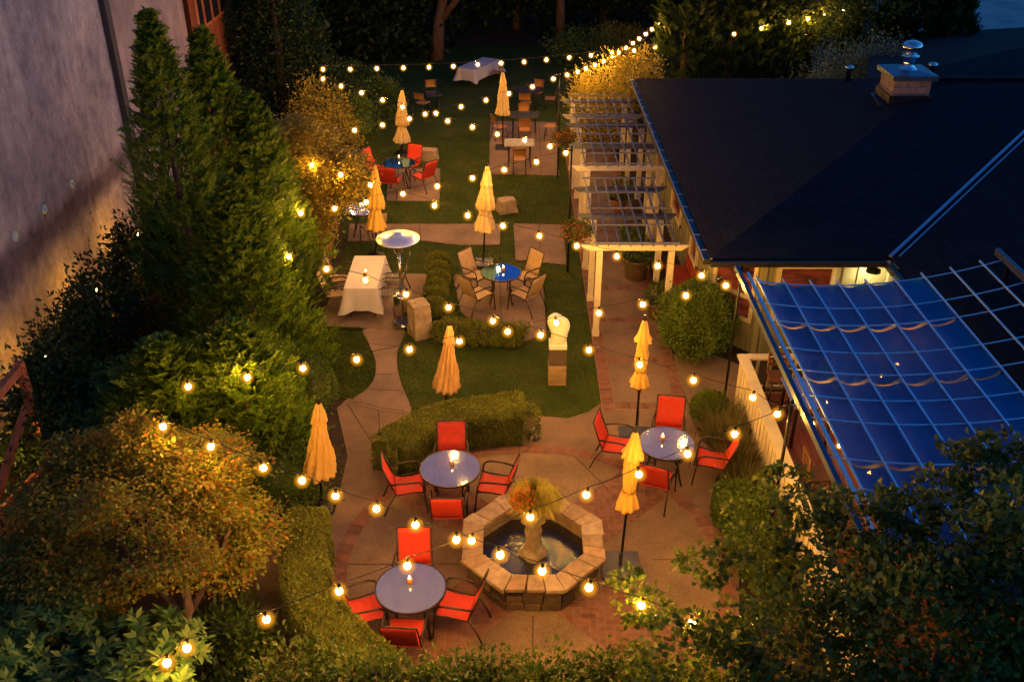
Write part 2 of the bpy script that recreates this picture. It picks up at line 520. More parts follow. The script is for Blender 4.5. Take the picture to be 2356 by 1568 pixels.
def leaf_arrays(P, D, Ls, Ws, N=None, fold=0.25):
    n = len(P)
    D = unit(D)
    if N is None:
        N = RNG.normal(size=(n, 3))
    S = unit(np.cross(D, N))
    U = np.cross(S, D)
    Ls = np.broadcast_to(np.asarray(Ls, float), (n,))[:, None]
    Ws = np.broadcast_to(np.asarray(Ws, float), (n,))[:, None]
    mid = P + D * Ls * 0.5
    V = np.stack([P, mid + S * Ws * 0.5 + U * Ws * fold, P + D * Ls, mid - S * Ws * 0.5 + U * Ws * fold], 1)
    return V.reshape(-1, 3)

def leaf_object(name, V, mat, parent=None, core=None):
    n = len(V) // 4
    if core is not None:
        cv = np.array(core.v, float).reshape(-1, 3)
        cf = [f for f in core.f]
        me = bpy.data.meshes.new(name)
        faces = np.arange(n * 4).reshape(n, 4).tolist() + [tuple(i + n * 4 for i in f) for f in cf]
        me.from_pydata(np.concatenate([V, cv]).tolist(), [], faces)
    else:
        me = bpy.data.meshes.new(name)
        me.vertices.add(n * 4)
        me.vertices.foreach_set('co', V.astype(np.float32).ravel())
        me.loops.add(n * 4)
        me.loops.foreach_set('vertex_index', np.arange(n * 4, dtype=np.int32))
        me.polygons.add(n)
        me.polygons.foreach_set('loop_start', np.arange(0, n * 4, 4, dtype=np.int32))
        me.polygons.foreach_set('loop_total', np.full(n, 4, dtype=np.int32))
        me.update(calc_edges=True)
        me.validate()
    me.materials.append(mat)
    o = bpy.data.objects.new(name, me)
    C.objects.link(o)
    if parent is not None:
        o.parent = parent
    return o

def sphere_dirs(n):
    return unit(RNG.normal(size=(n, 3)))

def blob_leaves(blobs, n, ll, lw, clump=0.28, clumps=40, up=0.15, flat=0.0, inner=0.35):
    out = []
    vol = np.array([b[1][0] * b[1][1] + b[1][1] * b[1][2] + b[1][0] * b[1][2] for b in blobs], float)
    vol /= vol.sum()
    for (c, r), w in zip(blobs, vol):
        k = max(40, int(n * w))
        c = np.array(c, float); r = np.array(r, float)
        kc = max(6, int(clumps * w * len(blobs)))
        cd = sphere_dirs(kc)
        cr = RNG.uniform(inner, 1.0, size=(kc, 1)) ** 0.5
        cc = cd * cr
        idx = RNG.integers(0, kc, k)
        Q = cc[idx] + RNG.normal(size=(k, 3)) * clump
        P = c + Q * r
        D = unit(Q) * 0.7 + RNG.normal(size=(k, 3)) * 0.6 + np.array([0, 0, up])
        if flat:
            D[:, 2] *= (1 - flat)
            N = RNG.normal(size=(k, 3)) * (1 - flat) + np.array([0, 0, 1.0])
        else:
            N = None
        ls = ll * RNG.uniform(0.6, 1.25, k)
        out.append(leaf_arrays(P, D, ls, ls * (lw / ll), N))
    return np.concatenate(out)

def ball_leaves(c, r, n, ll, lw, rough=0.06):
    c = np.array(c, float); r = np.array(r, float)
    d = sphere_dirs(n)
    d[:, 2] = np.where(d[:, 2] < -0.5, -d[:, 2], d[:, 2])
    bumpy = 1 + rough * np.sin(d[:, :1] * 9 + d[:, 1:2] * 7) + RNG.normal(size=(n, 1)) * rough * 0.6
    P = c + d * r * bumpy
    D = d * 0.5 + RNG.normal(size=(n, 3)) * 0.6 + np.array([0, 0, 0.35])
    ls = ll * RNG.uniform(0.6, 1.3, n)
    return leaf_arrays(P, D, ls, ls * lw / ll)

def ball_core(c, r, k=0.9):
    m = MB()
    prof = [(max(0.001, math.sin(t) * k), -math.cos(t) * k) for t in np.linspace(0.0, PI, 9)]
    o = len(m.v)
    m.lathe(prof, 14)
    m.v = [(c[0] + p[0] * r[0], c[1] + p[1] * r[1], c[2] + p[2] * r[2]) for p in m.v]
    return m

def spray_tree(h, R0, n, blade=0.11, shape=0.75, top=0.5, lean=(0, 0)):
    """column of upswept feathery sprays, base at the origin"""
    t = RNG.uniform(0.02, 1.0, n) ** 0.9
    prof = np.minimum(1, ((1 - t) / top)) ** shape * (0.82 + 0.18 * np.minimum(1, t / 0.15))
    a = RNG.uniform(0, 2 * PI, n)
    lump = 1 + 0.16 * np.sin(a * 3 + t * 7) + 0.10 * np.sin(a * 5 - t * 13)
    rr = R0 * prof * lump * RNG.uniform(0.55, 1.06, n)
    out = np.stack([np.cos(a), np.sin(a), np.zeros(n)], 1)
    base = out * rr[:, None] + np.stack([lean[0] * t * h, lean[1] * t * h, t * h], 1)
    ax = unit(out * 0.55 + np.array([0, 0, 0.95]) + RNG.normal(size=(n, 3)) * 0.22)
    ln = RNG.uniform(0.28, 0.52, n) * (0.55 + 0.45 * prof)
    sd = unit(np.cross(ax, RNG.normal(size=(n, 3)) * 0.5 + out))
    Vs = []
    K = 9
    for i in range(K):
        f = i / (K - 1)
        p = base + ax * (ln * f)[:, None] - np.array([0, 0, 0.10]) * f * f
        for s in (-1, 1):
            d = ax * 0.8 + sd * s * (0.75 - 0.35 * f) + RNG.normal(size=(n, 3)) * 0.08
            l = blade * (1.05 - 0.55 * f) * RNG.uniform(0.8, 1.2, n)
            Vs.append(leaf_arrays(p, d, l, l * 0.30, np.cross(ax, sd) + RNG.normal(size=(n, 3)) * 0.3))
    return np.concatenate(Vs)

def rosettes(blobs, n, ll, lw, leaves=8):
    Vs = []
    vol = np.array([b[1][0] * b[1][1] for b in blobs], float); vol /= vol.sum()
    for (c, r), w in zip(blobs, vol):
        k = int(n * w)
        d = sphere_dirs(k)
        d[:, 2] = np.abs(d[:, 2]) * 0.9 + 0.05
        P = np.array(c) + d * np.array(r) * RNG.uniform(0.75, 1.05, (k, 1))
        ax = unit(d + np.array([0, 0, 0.5]) + RNG.normal(size=(k, 3)) * 0.25)
        e1 = unit(np.cross(ax, RNG.normal(size=(k, 3))))
        e2 = np.cross(ax, e1)
        for j in range(leaves):
            t = 2 * PI * j / leaves + RNG.uniform(0, 0.5, (k, 1))
            dd = e1 * np.cos(t) + e2 * np.sin(t) + ax * RNG.uniform(-0.1, 0.6, (k, 1))
            l = ll * RNG.uniform(0.7, 1.2, k)
            Vs.append(leaf_arrays(P, dd, l, l * lw / ll, ax + RNG.normal(size=(k, 3)) * 0.15, 0.12))
    return np.concatenate(Vs)

def arching_grass(c, n, ll, spread=0.9, w=0.012):
    """tuft of long arching blades, each three segments"""
    Vs = []
    a = RNG.uniform(0, 2 * PI, n)
    out = np.stack([np.cos(a), np.sin(a), np.zeros(n)], 1)
    P = np.array(c) + out * RNG.uniform(0, 0.08, (n, 1))
    l = ll * RNG.uniform(0.7, 1.2, (n, 1))
    sp = spread * RNG.uniform(0.3, 1.2, (n, 1))
    d0 = unit(out * sp * 0.6 + np.array([0, 0, 1.0]))
    d1 = unit(out * sp * 1.2 + np.array([0, 0, 0.4]))
    d2 = unit(out * sp * 1.2 + np.array([0, 0, -0.9]))
    p = P
    for d in (d0, d1, d2):
        Vs.append(leaf_arrays(p, d, (l * 0.42).ravel(), w, np.cross(out, d) + RNG.normal(size=(n, 3)) * 0.2, 0.05))
        p = p + d * l * 0.36
    return np.concatenate(Vs)

def hedge_leaves(path, hw, h, n, ll, lw, z0=0.0):
    path = np.array(path, float)
    seg = path[1:] - path[:-1]
    sl = np.linalg.norm(seg, axis=1)
    cum = np.concatenate([[0], np.cumsum(sl)])
    u = RNG.uniform(0, cum[-1], n)
    i = np.clip(np.searchsorted(cum, u) - 1, 0, len(seg) - 1)
    f = (u - cum[i]) / sl[i]
    tg = seg[i] / sl[i][:, None]
    c = path[i] + seg[i] * f[:, None]
    nr = np.stack([-tg[:, 1], tg[:, 0]], 1)
    per = RNG.uniform(0, 2 * hw + 2 * h, n)
    x = np.where(per < h, -hw, np.where(per < h + 2 * hw, per - h - hw, hw))
    z = np.where(per < h, per, np.where(per < h + 2 * hw, h, per - h - 2 * hw))
    nx = np.where(per < h, -1.0, np.where(per < h + 2 * hw, 0.0, 1.0))
    nz = np.where((per >= h) & (per < h + 2 * hw), 1.0, 0.1)
    wob = 0.014 * np.sin(u * 5.1) + 0.012 * np.sin(u * 11 + x * 9) + RNG.normal(size=n) * 0.014
    near_end = np.minimum(u, cum[-1] - u)
    rnd = np.clip(near_end / 0.18, 0, 1) ** 0.5
    x = x * (0.75 + 0.25 * rnd) + nx * wob
    z = np.maximum(0.02, z * (0.92 + 0.08 * rnd) + nz * wob - 0.25 * np.maximum(0, np.abs(x) / hw - 0.8) * (z > h * 0.9) * hw)
    P = np.stack([c[:, 0] + nr[:, 0] * x, c[:, 1] + nr[:, 1] * x, z + z0], 1)
    Nn = np.stack([nr[:, 0] * nx, nr[:, 1] * nx, nz], 1)
    D = Nn * 0.6 + RNG.normal(size=(n, 3)) * 0.6 + np.array([0, 0, 0.3])
    ls = ll * RNG.uniform(0.6, 1.3, n)
    V = leaf_arrays(P, D, ls, ls * lw / ll)
    # end faces
    m = max(60, int(n * 0.07))
    for e, dirn in ((0, -1), (-1, 1)):
        tgv = (seg[0] / sl[0]) if e == 0 else (seg[-1] / sl[-1])
        nv = np.array([-tgv[1], tgv[0]])
        xx = RNG.uniform(-hw * 0.85, hw * 0.85, m); zz = RNG.uniform(0.02, h * 0.97, m)
        b = path[e]
        P = np.stack([b[0] + nv[0] * xx, b[1] + nv[1] * xx, zz + z0], 1)
        D = np.array([tgv[0] * dirn, tgv[1] * dirn, 0.3]) * 0.7 + RNG.normal(size=(m, 3)) * 0.6
        ls = ll * RNG.uniform(0.6, 1.3, m)
        V = np.concatenate([V, leaf_arrays(P, D, ls, ls * lw / ll)])
    return V

def hedge_core(path, hw, h, k=0.9, z0=0.0):
    m = MB()
    if len(path) > 8: path = path[1:-1]
    path = [Vector((p[0], p[1], 0)) for p in path]
    path[0] = path[0] + (path[1] - path[0]).normalized() * min(0.05, (path[1] - path[0]).length * .5)
    path[-1] = path[-1] + (path[-2] - path[-1]).normalized() * min(0.05, (path[-1] - path[-2]).length * .5)
    n = len(path)
    vs, fs = [], []
    prof = [(-hw * k, 0), (-hw * k, h * 0.85), (-hw * k * 0.8, h * 0.95), (hw * k * 0.8, h * 0.95), (hw * k, h * 0.85), (hw * k, 0)]
    q = len(prof)
    for i, p in enumerate(path):
        d = (path[min(i + 1, n - 1)] - path[max(i - 1, 0)]).normalized()
        nr = Vector((-d.y, d.x, 0))
        for x, z in prof:
            vs.append(p + nr * x + Vector((0, 0, z + z0)))
    for i in range(n - 1):
        for j in range(q - 1):
            fs.append((i * q + j, (i + 1) * q + j, (i + 1) * q + j + 1, i * q + j + 1))
    fs.append(tuple(range(q)))
    fs.append(tuple((n - 1) * q + j for j in range(q))[::-1])
    m.add(vs, fs)
    return m

def trunk(m, pts, r0, r1):
    m.tube(pts, r0, 9, r1)

def plant(name, label, cat, loc, V, mat, core=None, stem=None, group=None, cname='foliage'):
    t = thing(name, label, cat, loc, 0, group)
    leaf_object(cname, V, mat, t, core)
    if stem is not None:
        stem.build('trunk' if 'tree' in name or name in ('conifer', 'maple') else 'stem', M['bark'], t)
    return t

# ------------------------------------------------------------------ ground
def struct(name, mb, mat):
    o = mb.build(name, mat)
    o['kind'] = 'structure'
    return o

m = MB()
m.add([(-150, -40, 0), (150, -40, 0), (150, 220, 0), (-150, 220, 0)], [(0, 1, 2, 3)])
struct('ground', m, M['soil'])

def gpoly(pts, z=0.0):
    return [tuple(G(x, y, z)[:2]) for x, y in pts]

def smooth_poly(pts, n=4):
    out = []
    k = len(pts)
    for i in range(k):
        p0, p1, p2, p3 = (np.array(pts[(i + j - 1) % k], float) for j in range(4))
        for t in np.linspace(0, 1, n, endpoint=False):
            out.append(tuple(0.5 * ((2 * p1) + (-p0 + p2) * t + (2 * p0 - 5 * p1 + 4 * p2 - p3) * t * t + (-p0 + 3 * p1 - 3 * p2 + p3) * t ** 3)))
    return out

FC = (0.32, 11.2)          # middle of the fountain and of the round patio
LAWN_Z = 0.012
lawn_main = gpoly([(1383, 928), (1352, 948), (1308, 964), (1238, 958), (1100, 975), (1000, 985), (942, 955), (938, 915), (924, 885), (914, 840), (916, 805), (932, 765),
                   (1000, 800), (1258, 770)]) + [(1.72, 19.0), (1.72, 33.0), (7.5, 37.0), (7.0, 46.0), (-7.5, 46.0), (-7.2, 32.0), (-5.2, 27.0), (-4.4, 23.0), (-3.9, 22.4), (-4.2, 20.8), (-4.3, 18.6), (-2.3, 18.6), (-1.6, 18.9), (-0.9, 18.0)]
lawn_main = gpoly([(1383, 928), (1352, 948), (1308, 964), (1238, 958), (1100, 975), (1000, 985), (942, 955), (938, 915), (924, 885), (914, 840), (916, 805), (932, 765)]) + \
            [(-2.7, 18.62), (-4.3, 18.62), (-4.4, 23.0), (-5.2, 27.0), (-7.2, 32.0), (-7.5, 46.0), (7.0, 46.0), (7.5, 37.0), (1.74, 33.0), (1.74, 19.0)]
m = MB(); m.prism(lawn_main, 0.0, LAWN_Z)
struct('lawn', m, M['lawn'])
lawn_left = gpoly(smooth_poly([(835, 757), (845, 790), (862, 830), (860, 870), (838, 898), (795, 918), (740, 900), (650, 900), (650, 750)], 3))
m = MB(); m.prism(lawn_left, 0.0, LAWN_Z)
struct('side_lawn', m, M['lawn'])

def grass_points(poly, n):
    poly = np.array(poly)
    lo, hi = poly.min(0), poly.max(0)
    pts = []
    tot = 0
    while tot < n:
        q = RNG.uniform(lo, hi, (n * 2, 2))
        ins = np.zeros(len(q), bool)
        k = len(poly)
        for i in range(k):
            a, b = poly[i], poly[(i + 1) % k]
            cond = ((a[1] > q[:, 1]) != (b[1] > q[:, 1]))
            xi = (b[0] - a[0]) * (q[:, 1] - a[1]) / (b[1] - a[1] + 1e-12) + a[0]
            ins ^= cond & (q[:, 0] < xi)
        q = q[ins]
        pts.append(q); tot += len(q)
    return np.concatenate(pts)[:n]

# concrete pads and paths laid on the lawn
PADS = []
def pad(name, pts, mat, z=0.03, world_pts=False):
    p = pts if world_pts else gpoly(pts)
    m = MB(); m.prism(p, 0.0, z)
    PADS.append(p)
    return struct(name, m, mat)
pad('dining_pad', [(733, 752), (942, 760), (998, 632), (783, 630)], M['slab'])
pad('table_pad', [(1043, 640), (1048, 633), (1250, 640), (1257, 770), (1200, 790), (1130, 782), (1060, 720)], M['slab'])
pad('cross_path', [(805, 517), (1152, 517), (1150, 565), (1060, 566), (940, 552), (800, 558)], M['slab'])
pad('square_pad', [(1181, 516), (1297, 519), (1303, 611), (1186, 600)], M['slab'])
pad('upper_pad', [(1128, 280), (1281, 283), (1287, 406), (1125, 402)], M['slab'])
pad('bistro_pad', [(893, 388), (1013, 389), (1012, 465), (889, 464)], M['slab'])
pad('winding_path', smooth_poly([(838, 757), (848, 790), (864, 830), (862, 870), (840, 900), (812, 922), (860, 942), (942, 952), (938, 918), (924, 886), (914, 842), (916, 805), (930, 758)], 3), M['slab'], 0.024)

plaza = gpoly([(640, 1230), (770, 1180), (800, 1050), (775, 940), (800, 917), (840, 920), (940, 948), (1000, 970), (1238, 957), (1308, 963), (1355, 947), (1385, 926),
               (1580, 926), (1603, 985), (1655, 1075), (1640, 1130), (1700, 1260), (1700, 1640), (540, 1640), (560, 1250)])
m = MB(); m.prism(plaza, 0.0, 0.016)
struct('plaza', m, M['plaza'])
pad('side_slab', [(1545, 820), (1600, 800), (1700, 840), (1690, 990), (1603, 985)], M['aggregate'], 0.02)

# brick disc in herringbone, concrete wedges above it, brick rim
def brick_quad(m, c, rz, l, w, z, g=0.008):
    ca, sa = math.cos(rz), math.sin(rz)
    hx, hy = (l - g) / 2, (w - g) / 2
    vs = [(c[0] + ca * x - sa * y, c[1] + sa * x + ca * y, z) for x, y in ((-hx, -hy), (hx, -hy), (hx, hy), (-hx, hy))]
    m.add(vs, [(0, 1, 2, 3)])
def arc(r, a0, a1, n):
    return [(FC[0] + r * math.cos(a), FC[1] + r * math.sin(a)) for a in np.linspace(a0, a1, n)]
m = MB(); m.prism(arc(3.12, 0, 2 * PI, 73)[:-1], 0.0, 0.021)
struct('patio_mortar', m, M['mortar'])
m = MB()
U_ = 0.115
for j in range(-50, 51):
    for k in range(-16, 17):
        x = j % 4 + 4 * k
        for (cx, cy, vert) in ((x + 1, j + 0.5, 0), (x + 3.5, j + 1, 1)):
            wx, wy = cx * U_, cy * U_
            a = 0.0
            px, py = FC[0] + wx * math.cos(a) - wy * math.sin(a), FC[1] + wx * math.sin(a) + wy * math.cos(a)
            if 0.9 < math.hypot(px - FC[0], py - FC[1]) < 2.84:
                brick_quad(m, (px, py), a + (PI / 2 if vert else 0), 2 * U_, U_, 0.025, 0.010)
struct('herringbone_brick_paving', m, M['brick'])
m = MB()
nb = 84
for i in range(nb * 1):
    a = 2 * PI * (i + 0.5) / nb
    r0, r1 = 2.88, 3.11
    da = PI / nb * 0.94
    vs = [(FC[0] + r * math.cos(a + s), FC[1] + r * math.sin(a + s), 0.031) for r, s in ((r0, -da), (r1, -da), (r1, da), (r0, da))]
    m.add(vs, [(0, 1, 2, 3)])
struct('patio_brick_edging', m, M['brick'])
m = MB()
HB = 0.50                                   # half width of the brick bands
for q in range(4):
    mid = q * PI / 2
    ro = 2.86
    s0 = math.asin(HB / ro)
    a0, a1 = mid - PI / 4 + s0, mid + PI / 4 - s0
    ri = HB / math.sin(PI / 4)
    poly = [(FC[0] + ri * math.cos(mid), FC[1] + ri * math.sin(mid))] + arc(ro, a0, a1, 24)
    m.prism(poly, 0.02, 0.030)
struct('patio_concrete', m, M['aggregate'])

# walkway with brick margins and cross bands
WX0, WX1, WY0, WY1 = 1.76, 3.44, 15.45, 31.0
m = MB(); m.prism([(WX0, WY0), (WX1, WY0), (WX1, WY1), (WX0, WY1)], 0.0, 0.020)
struct('walkway_mortar', m, M['mortar'])
m = MB()
n = int((WY1 - WY0) / 0.115)
for i in range(n):
    y = WY0 + (i + 0.5) * 0.115
    brick_quad(m, (WX0 + 0.13, y), 0, 0.24, 0.115, 0.024)
    brick_quad(m, (WX1 - 0.13, y), 0, 0.24, 0.115, 0.024)
bands = [15.6, 17.35, 19.1, 20.7, 22.4, 24.1, 25.8, 27.5, 29.2, 30.8]
for by in bands:
    k = 11
    w = (WX1 - WX0 - 0.52) / k
    for i in range(k):
        brick_quad(m, (WX0 + 0.26 + (i + 0.5) * w, by), PI / 2, 0.2, w, 0.024)
struct('walkway_brick', m, M['brick'])
m = MB()
for a, b in zip(bands[:-1], bands[1:]):
    m.prism([(WX0 + 0.26, a + 0.11), (WX1 - 0.26, a + 0.11), (WX1 - 0.26, b - 0.11), (WX0 + 0.26, b - 0.11)], 0.0, 0.026)
struct('walkway', m, M['plaza'])

def joint(m, pts, w=0.014, z=0.034):
    p = [G(x, y) for x, y in pts]
    for a, b in zip(p[:-1], p[1:]):
        d = (b - a).normalized(); n_ = Vector((-d.y, d.x, 0)) * w / 2
        m.add([(a - n_).to_tuple()[:2] + (z,), (b - n_).to_tuple()[:2] + (z,), (b + n_).to_tuple()[:2] + (z,), (a + n_).to_tuple()[:2] + (z,)], [(0, 1, 2, 3)])
m = MB()
joint(m, [(848, 792), (918, 798)], z=0.027); joint(m, [(862, 862), (922, 864)], z=0.027); joint(m, [(820, 925), (866, 938), (940, 950)], z=0.027); joint(m, [(850, 898), (930, 900)], z=0.027)
joint(m, [(800, 930), (868, 1040)], z=0.019); joint(m, [(870, 945), (880, 1060)], z=0.019); joint(m, [(1385, 955), (1388, 1040)], z=0.019); joint(m, [(700, 1200), (790, 1150)], z=0.019)
joint(m, [(1240, 965), (1225, 1010)], z=0.019); joint(m, [(1470, 940), (1468, 1010)], z=0.019); joint(m, [(1603, 985), (1585, 1080)], z=0.019)
joint(m, [(1240, 283), (1245, 404)], z=0.0335); joint(m, [(1127, 340), (1284, 342)], z=0.0335); joint(m, [(965, 518), (968, 553)], z=0.0335); joint(m, [(1240, 518), (1244, 605)], z=0.0335); joint(m, [(1150, 640), (1155, 775)], z=0.0335)
joint(m, [(1000, 1160), (905, 1110)], z=0.034); joint(m, [(1400, 1130), (1320, 1050)], z=0.034); joint(m, [(1500, 1290), (1640, 1290)], z=0.034); joint(m, [(1226, 1420), (1226, 1510)], z=0.034); joint(m, [(1060, 1300), (800, 1300)], z=0.034)
struct('paving_joints', m, M['soil'])

# far gravel road
m = MB(); m.prism([(17.5, 30), (60, 30), (70, 110), (26, 110), (19, 48)], 0.0, 0.02)
struct('gravel_road', m, M['gravel'])

# grass blades
def inside(poly, q):
    ins = np.zeros(len(q), bool)
    k = len(poly)
    for i in range(k):
        a, b = poly[i], poly[(i + 1) % k]
        cond = ((a[1] > q[:, 1]) != (b[1] > q[:, 1]))
        xi = (b[0] - a[0]) * (q[:, 1] - a[1]) / (b[1] - a[1] + 1e-12) + a[0]
        ins ^= cond & (q[:, 0] < xi)
    return ins
near_lawn = [p for p in lawn_main if p[1] < 33.5]
q = np.concatenate([grass_points(near_lawn, 60000), grass_points(lawn_left, 14000)])
keep = np.ones(len(q), bool)
for p in PADS:
    keep &= ~inside(p, q)
q = q[keep]
edge = []
for p in PADS[:-1] + [lawn_left, plaza]:
    k = len(p)
    for i in range(k):
        a, b = np.array(p[i]), np.array(p[(i + 1) % k])
        ln = np.linalg.norm(b - a)
        e_n = int(ln * 60)
        if e_n:
            edge.append(a + (b - a) * RNG.uniform(0, 1, (e_n, 1)) + RNG.normal(size=(e_n, 2)) * 0.025)
edge = np.concatenate(edge)
edge = edge[inside(lawn_main, edge) | inside(lawn_left, edge)]
q = np.concatenate([q, edge])
P = np.stack([q[:, 0], q[:, 1], np.full(len(q), LAWN_Z)], 1)
D = RNG.normal(size=(len(q), 3)) * 0.5 + np.array([0, 0, 0.9])
leaf = leaf_arrays(P, D, RNG.uniform(0.025, 0.06, len(q)), 0.012)
tag(leaf_object('grass', leaf, M['grass']), 'short green grass blades covering the courtyard lawn', 'grass', kind='stuff')

# ------------------------------------------------------------------ left buildings
def uvbox(o):
    return o
t = thing('stucco_building', 'tall lavender grey stucco building filling the left edge, with a soft shadow band painted across it', 'building', (-9.5, 10.0, 0))
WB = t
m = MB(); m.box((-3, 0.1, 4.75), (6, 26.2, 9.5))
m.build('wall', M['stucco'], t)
m = MB(); m.box((-3, 0.1, 9.58), (6.2, 26.5, 0.16)); m.build('parapet', M['dark_strip'], t)
m = MB(); m.box((0.06, 13.02, 4.75), (0.16, 0.28, 9.4)); m.build('dark_stripe', M['dark_strip'], t)  # dark upright strip at the far end of the wall
for (x, y) in ((163, 423), (100, 481), (33, 543)):
    u, dy, dz = ray(x, y)
    tt = -9.5 / u
    py, pz = dy * tt, CAM_H + dz * tt
    m = MB()
    m.tube([(0.0, py - 10.0, pz), (0.03, py - 10.0, pz)], 0.10, 16)
    m.tube([(0.03, py - 10.0, pz), (0.07, py - 10.0, pz)], 0.03, 8)
    m.build('anchor_plate', M['rod'], t)
t = thing('plaster_building', 'smooth pink plaster building set behind the stucco building', 'building', (-9.75, 26.5, 0))
m = MB(); m.box((-3, 0, 4.2), (6, 6.0, 8.4)); m.build('wall', M['stucco2'], t)
m = MB(); m.box((-3, 0, 8.48), (6.2, 6.2, 0.16)); m.build('parapet', M['dark_strip'], t)
t = thing('timber_building', 'orange timber clad building with tall window mullions at upper left', 'building', (-9.6, 29.6, 0))
m = MB(); m.box((-3, 2.3, 3.6), (6, 4.4, 7.2)); m.build('wall', M['redwood'], t)
for i, (y0, y1) in enumerate(((0.35, 0.95), (1.2, 1.8), (2.05, 2.65), (2.9, 3.5))):
    m = MB(); m.box((0.03, (y0 + y1) / 2, 5.4), (0.06, y1 - y0 + 0.16, 2.7)); w = m.build('window', M['timber_post'], t)
    m = MB(); m.box((0.07, (y0 + y1) / 2, 5.4), (0.03, y1 - y0 - 0.04, 2.5)); m.build('pane', M['dark_glass'], w)
m = MB(); m.box((0.09, 0.05, 3.6), (0.2, 0.2, 7.2)); m.build('corner_post', M['timber_post'], t)
m = MB(); m.box((-3, 2.3, 7.28), (6.3, 4.7, 0.16)); m.build('roof', M['dark_strip'], t)

# ------------------------------------------------------------------ house
EX, EY, IX, EZ, SL = 3.85, 16.9, 7.35, 2.6, 0.26
BY = 30.2                                           # far eave
PX = EX + (BY - EY) / 2                             # peak
PY = (BY + EY) / 2
PZ = EZ + SL * (PX - EX)
RX = 24.0                                           # right end, outside the picture
H = thing('restaurant_house', 'sage board and batten house with a wide dark shingle hip roof', 'house')
def roof_mesh(name, polys, parent, thick=0.14):
    me = bpy.data.meshes.new(name)
    vs, fs, uvs = [], [], []
    for poly, along in polys:
        o = len(vs)
        vs += [tuple(p) for p in poly]
        fs.append(tuple(range(o, o + len(poly))))
        a = Vector(along).normalized()
        nrm = (Vector(poly[1]) - Vector(poly[0])).cross(Vector(poly[2]) - Vector(poly[0])).normalized()
        b = nrm.cross(a)
        uvs += [(Vector(p).dot(a), Vector(p).dot(b)) for p in poly]
    me.from_pydata(vs, [], fs)
    uv = me.uv_layers.new(name='UVMap')
    for i, c in enumerate(uvs):
        uv.data[i].uv = c
    me.materials.append(M['roof'])
    o = bpy.data.objects.new(name, me); C.objects.link(o); o.parent = parent
    return o
RIDGE_B = RX
A = (EX, EY, EZ); B = (IX, EY, EZ); Pk = (PX, PY, PZ); FB = (EX, BY, EZ)
def valley(b): return (IX + b, EY + b, EZ + SL * b)
VB = PY - EY
Vk = valley(VB)                                     # where the valley meets the ridge
WX = IX + 10.0
roof_mesh('roof', [
    ([A, Pk, FB], (0, 1, 0)),
    ([A, B, Vk, Pk], (1, 0, 0)),
    ([B, (IX, 2.0, EZ), (WX, 2.0, EZ + SL * 10), (WX, EY + 10, EZ + SL * 10), Vk], (0, 1, 0)),
    ([FB, Pk, (RX, PY, PZ), (RX, BY, EZ)], (1, 0, 0)),
    ([(WX, 2.0, EZ + SL * 10), (RX, 2.0, EZ), (RX, EY + 10, EZ), (WX, EY + 10, EZ + SL * 10)], (0, 1, 0)),
], H)
m = MB()
m.bar(Vector(B) + Vector((0, 0, 0.035)), Vector(Vk) + Vector((0, 0, 0.035)), 0.07, 0.04)
m.bar(Vector(B) + Vector((0.17, -0.02, 0.045)), Vector(Vk) + Vector((0.17, -0.02, 0.045)), 0.035, 0.04)
m.build('valley_flashing', M['metal_blue'], H)
m = MB(); m.bar((PX, PY, PZ + 0.02), (RX, PY, PZ + 0.02), 0.2, 0.05); m.build('ridge_cap', M['roof'], H)
# gutters and fascia
m = MB()
m.box((EX - 0.06, (EY + BY) / 2, EZ - 0.08), (0.13, BY - EY, 0.12))
m.box(((EX + IX) / 2 - 0.06, EY - 0.06, EZ - 0.085), (IX - EX - 0.13, 0.13, 0.11))
m.box((IX - 0.06, (EY + 2.0) / 2, EZ - 0.08), (0.13, EY - 2.0, 0.12))
m.build('gutter', M['gutter'], H)
m = MB(); m.box((EX - 0.127, (EY + BY) / 2, EZ - 0.02), (0.018, BY - EY + 0.02, 0.03))
k = 0
yy = EY + 0.4
while yy < BY:
    m.box((EX - 0.06, yy, EZ - 0.008), (0.13, 0.02, 0.015)); yy += 0.75
m.build('gutter_lip', M['gutter_lip'], H)
m = MB()
m.box((EX + 0.26, (EY + BY) / 2 + 0.25, EZ - 0.10), (0.50, BY - EY - 0.5, 0.03))
m.box(((EX + IX) / 2 + 0.3, EY + 0.36, EZ - 0.105), (IX - EX + 0.4, 0.66, 0.03))
m.box((IX + 0.26, 9.5, EZ - 0.10), (0.50, 14.2, 0.03))
m.build('soffit', M['cream'], H)
# walls
WL, WF, WR = 4.30, 17.65, 7.80
CH0, CH1 = (WL, 18.55), (5.15, WF)                  # chamfered corner
def wall_run(m, bt, a, b, z0, z1, th=0.12, step=0.30):
    a, b = Vector((a[0], a[1], 0)), Vector((b[0], b[1], 0))
    d = (b - a); ln = d.length; d.normalize()
    n = Vector((d.y, -d.x, 0))
    m.bar(a + Vector((0, 0, (z0 + z1) / 2)) - n * th / 2, b + Vector((0, 0, (z0 + z1) / 2)) - n * th / 2, th, z1 - z0)
    s = step / 2
    while s < ln:
        p = a + d * s
        bt.box((p + n * 0.012) + Vector((0, 0, (z0 + z1) / 2)), (0.045, 0.03, z1 - z0 - 0.01), math.atan2(d.y, d.x))
        s += step
    return n
m, bt = MB(), MB()
ZT = EZ - 0.12
wall_run(m, bt, (WL, BY - 0.5), CH0, 0, ZT)
wall_run(m, bt, CH0, CH1, 0, ZT)
wall_run(m, bt, CH1, (WR, WF), 0, ZT)
wall_run(m, bt, (WR, WF), (WR, 2.5), 0, ZT)
m.box((14.2, BY - 0.56, ZT / 2), (19.6, 0.12, ZT))
m.box((23.9, 16.2, ZT / 2), (0.12, 27, ZT))
m.box((15.9, 2.56, ZT / 2), (15.8, 0.12, ZT))
m.build('wall', M['siding'], H)
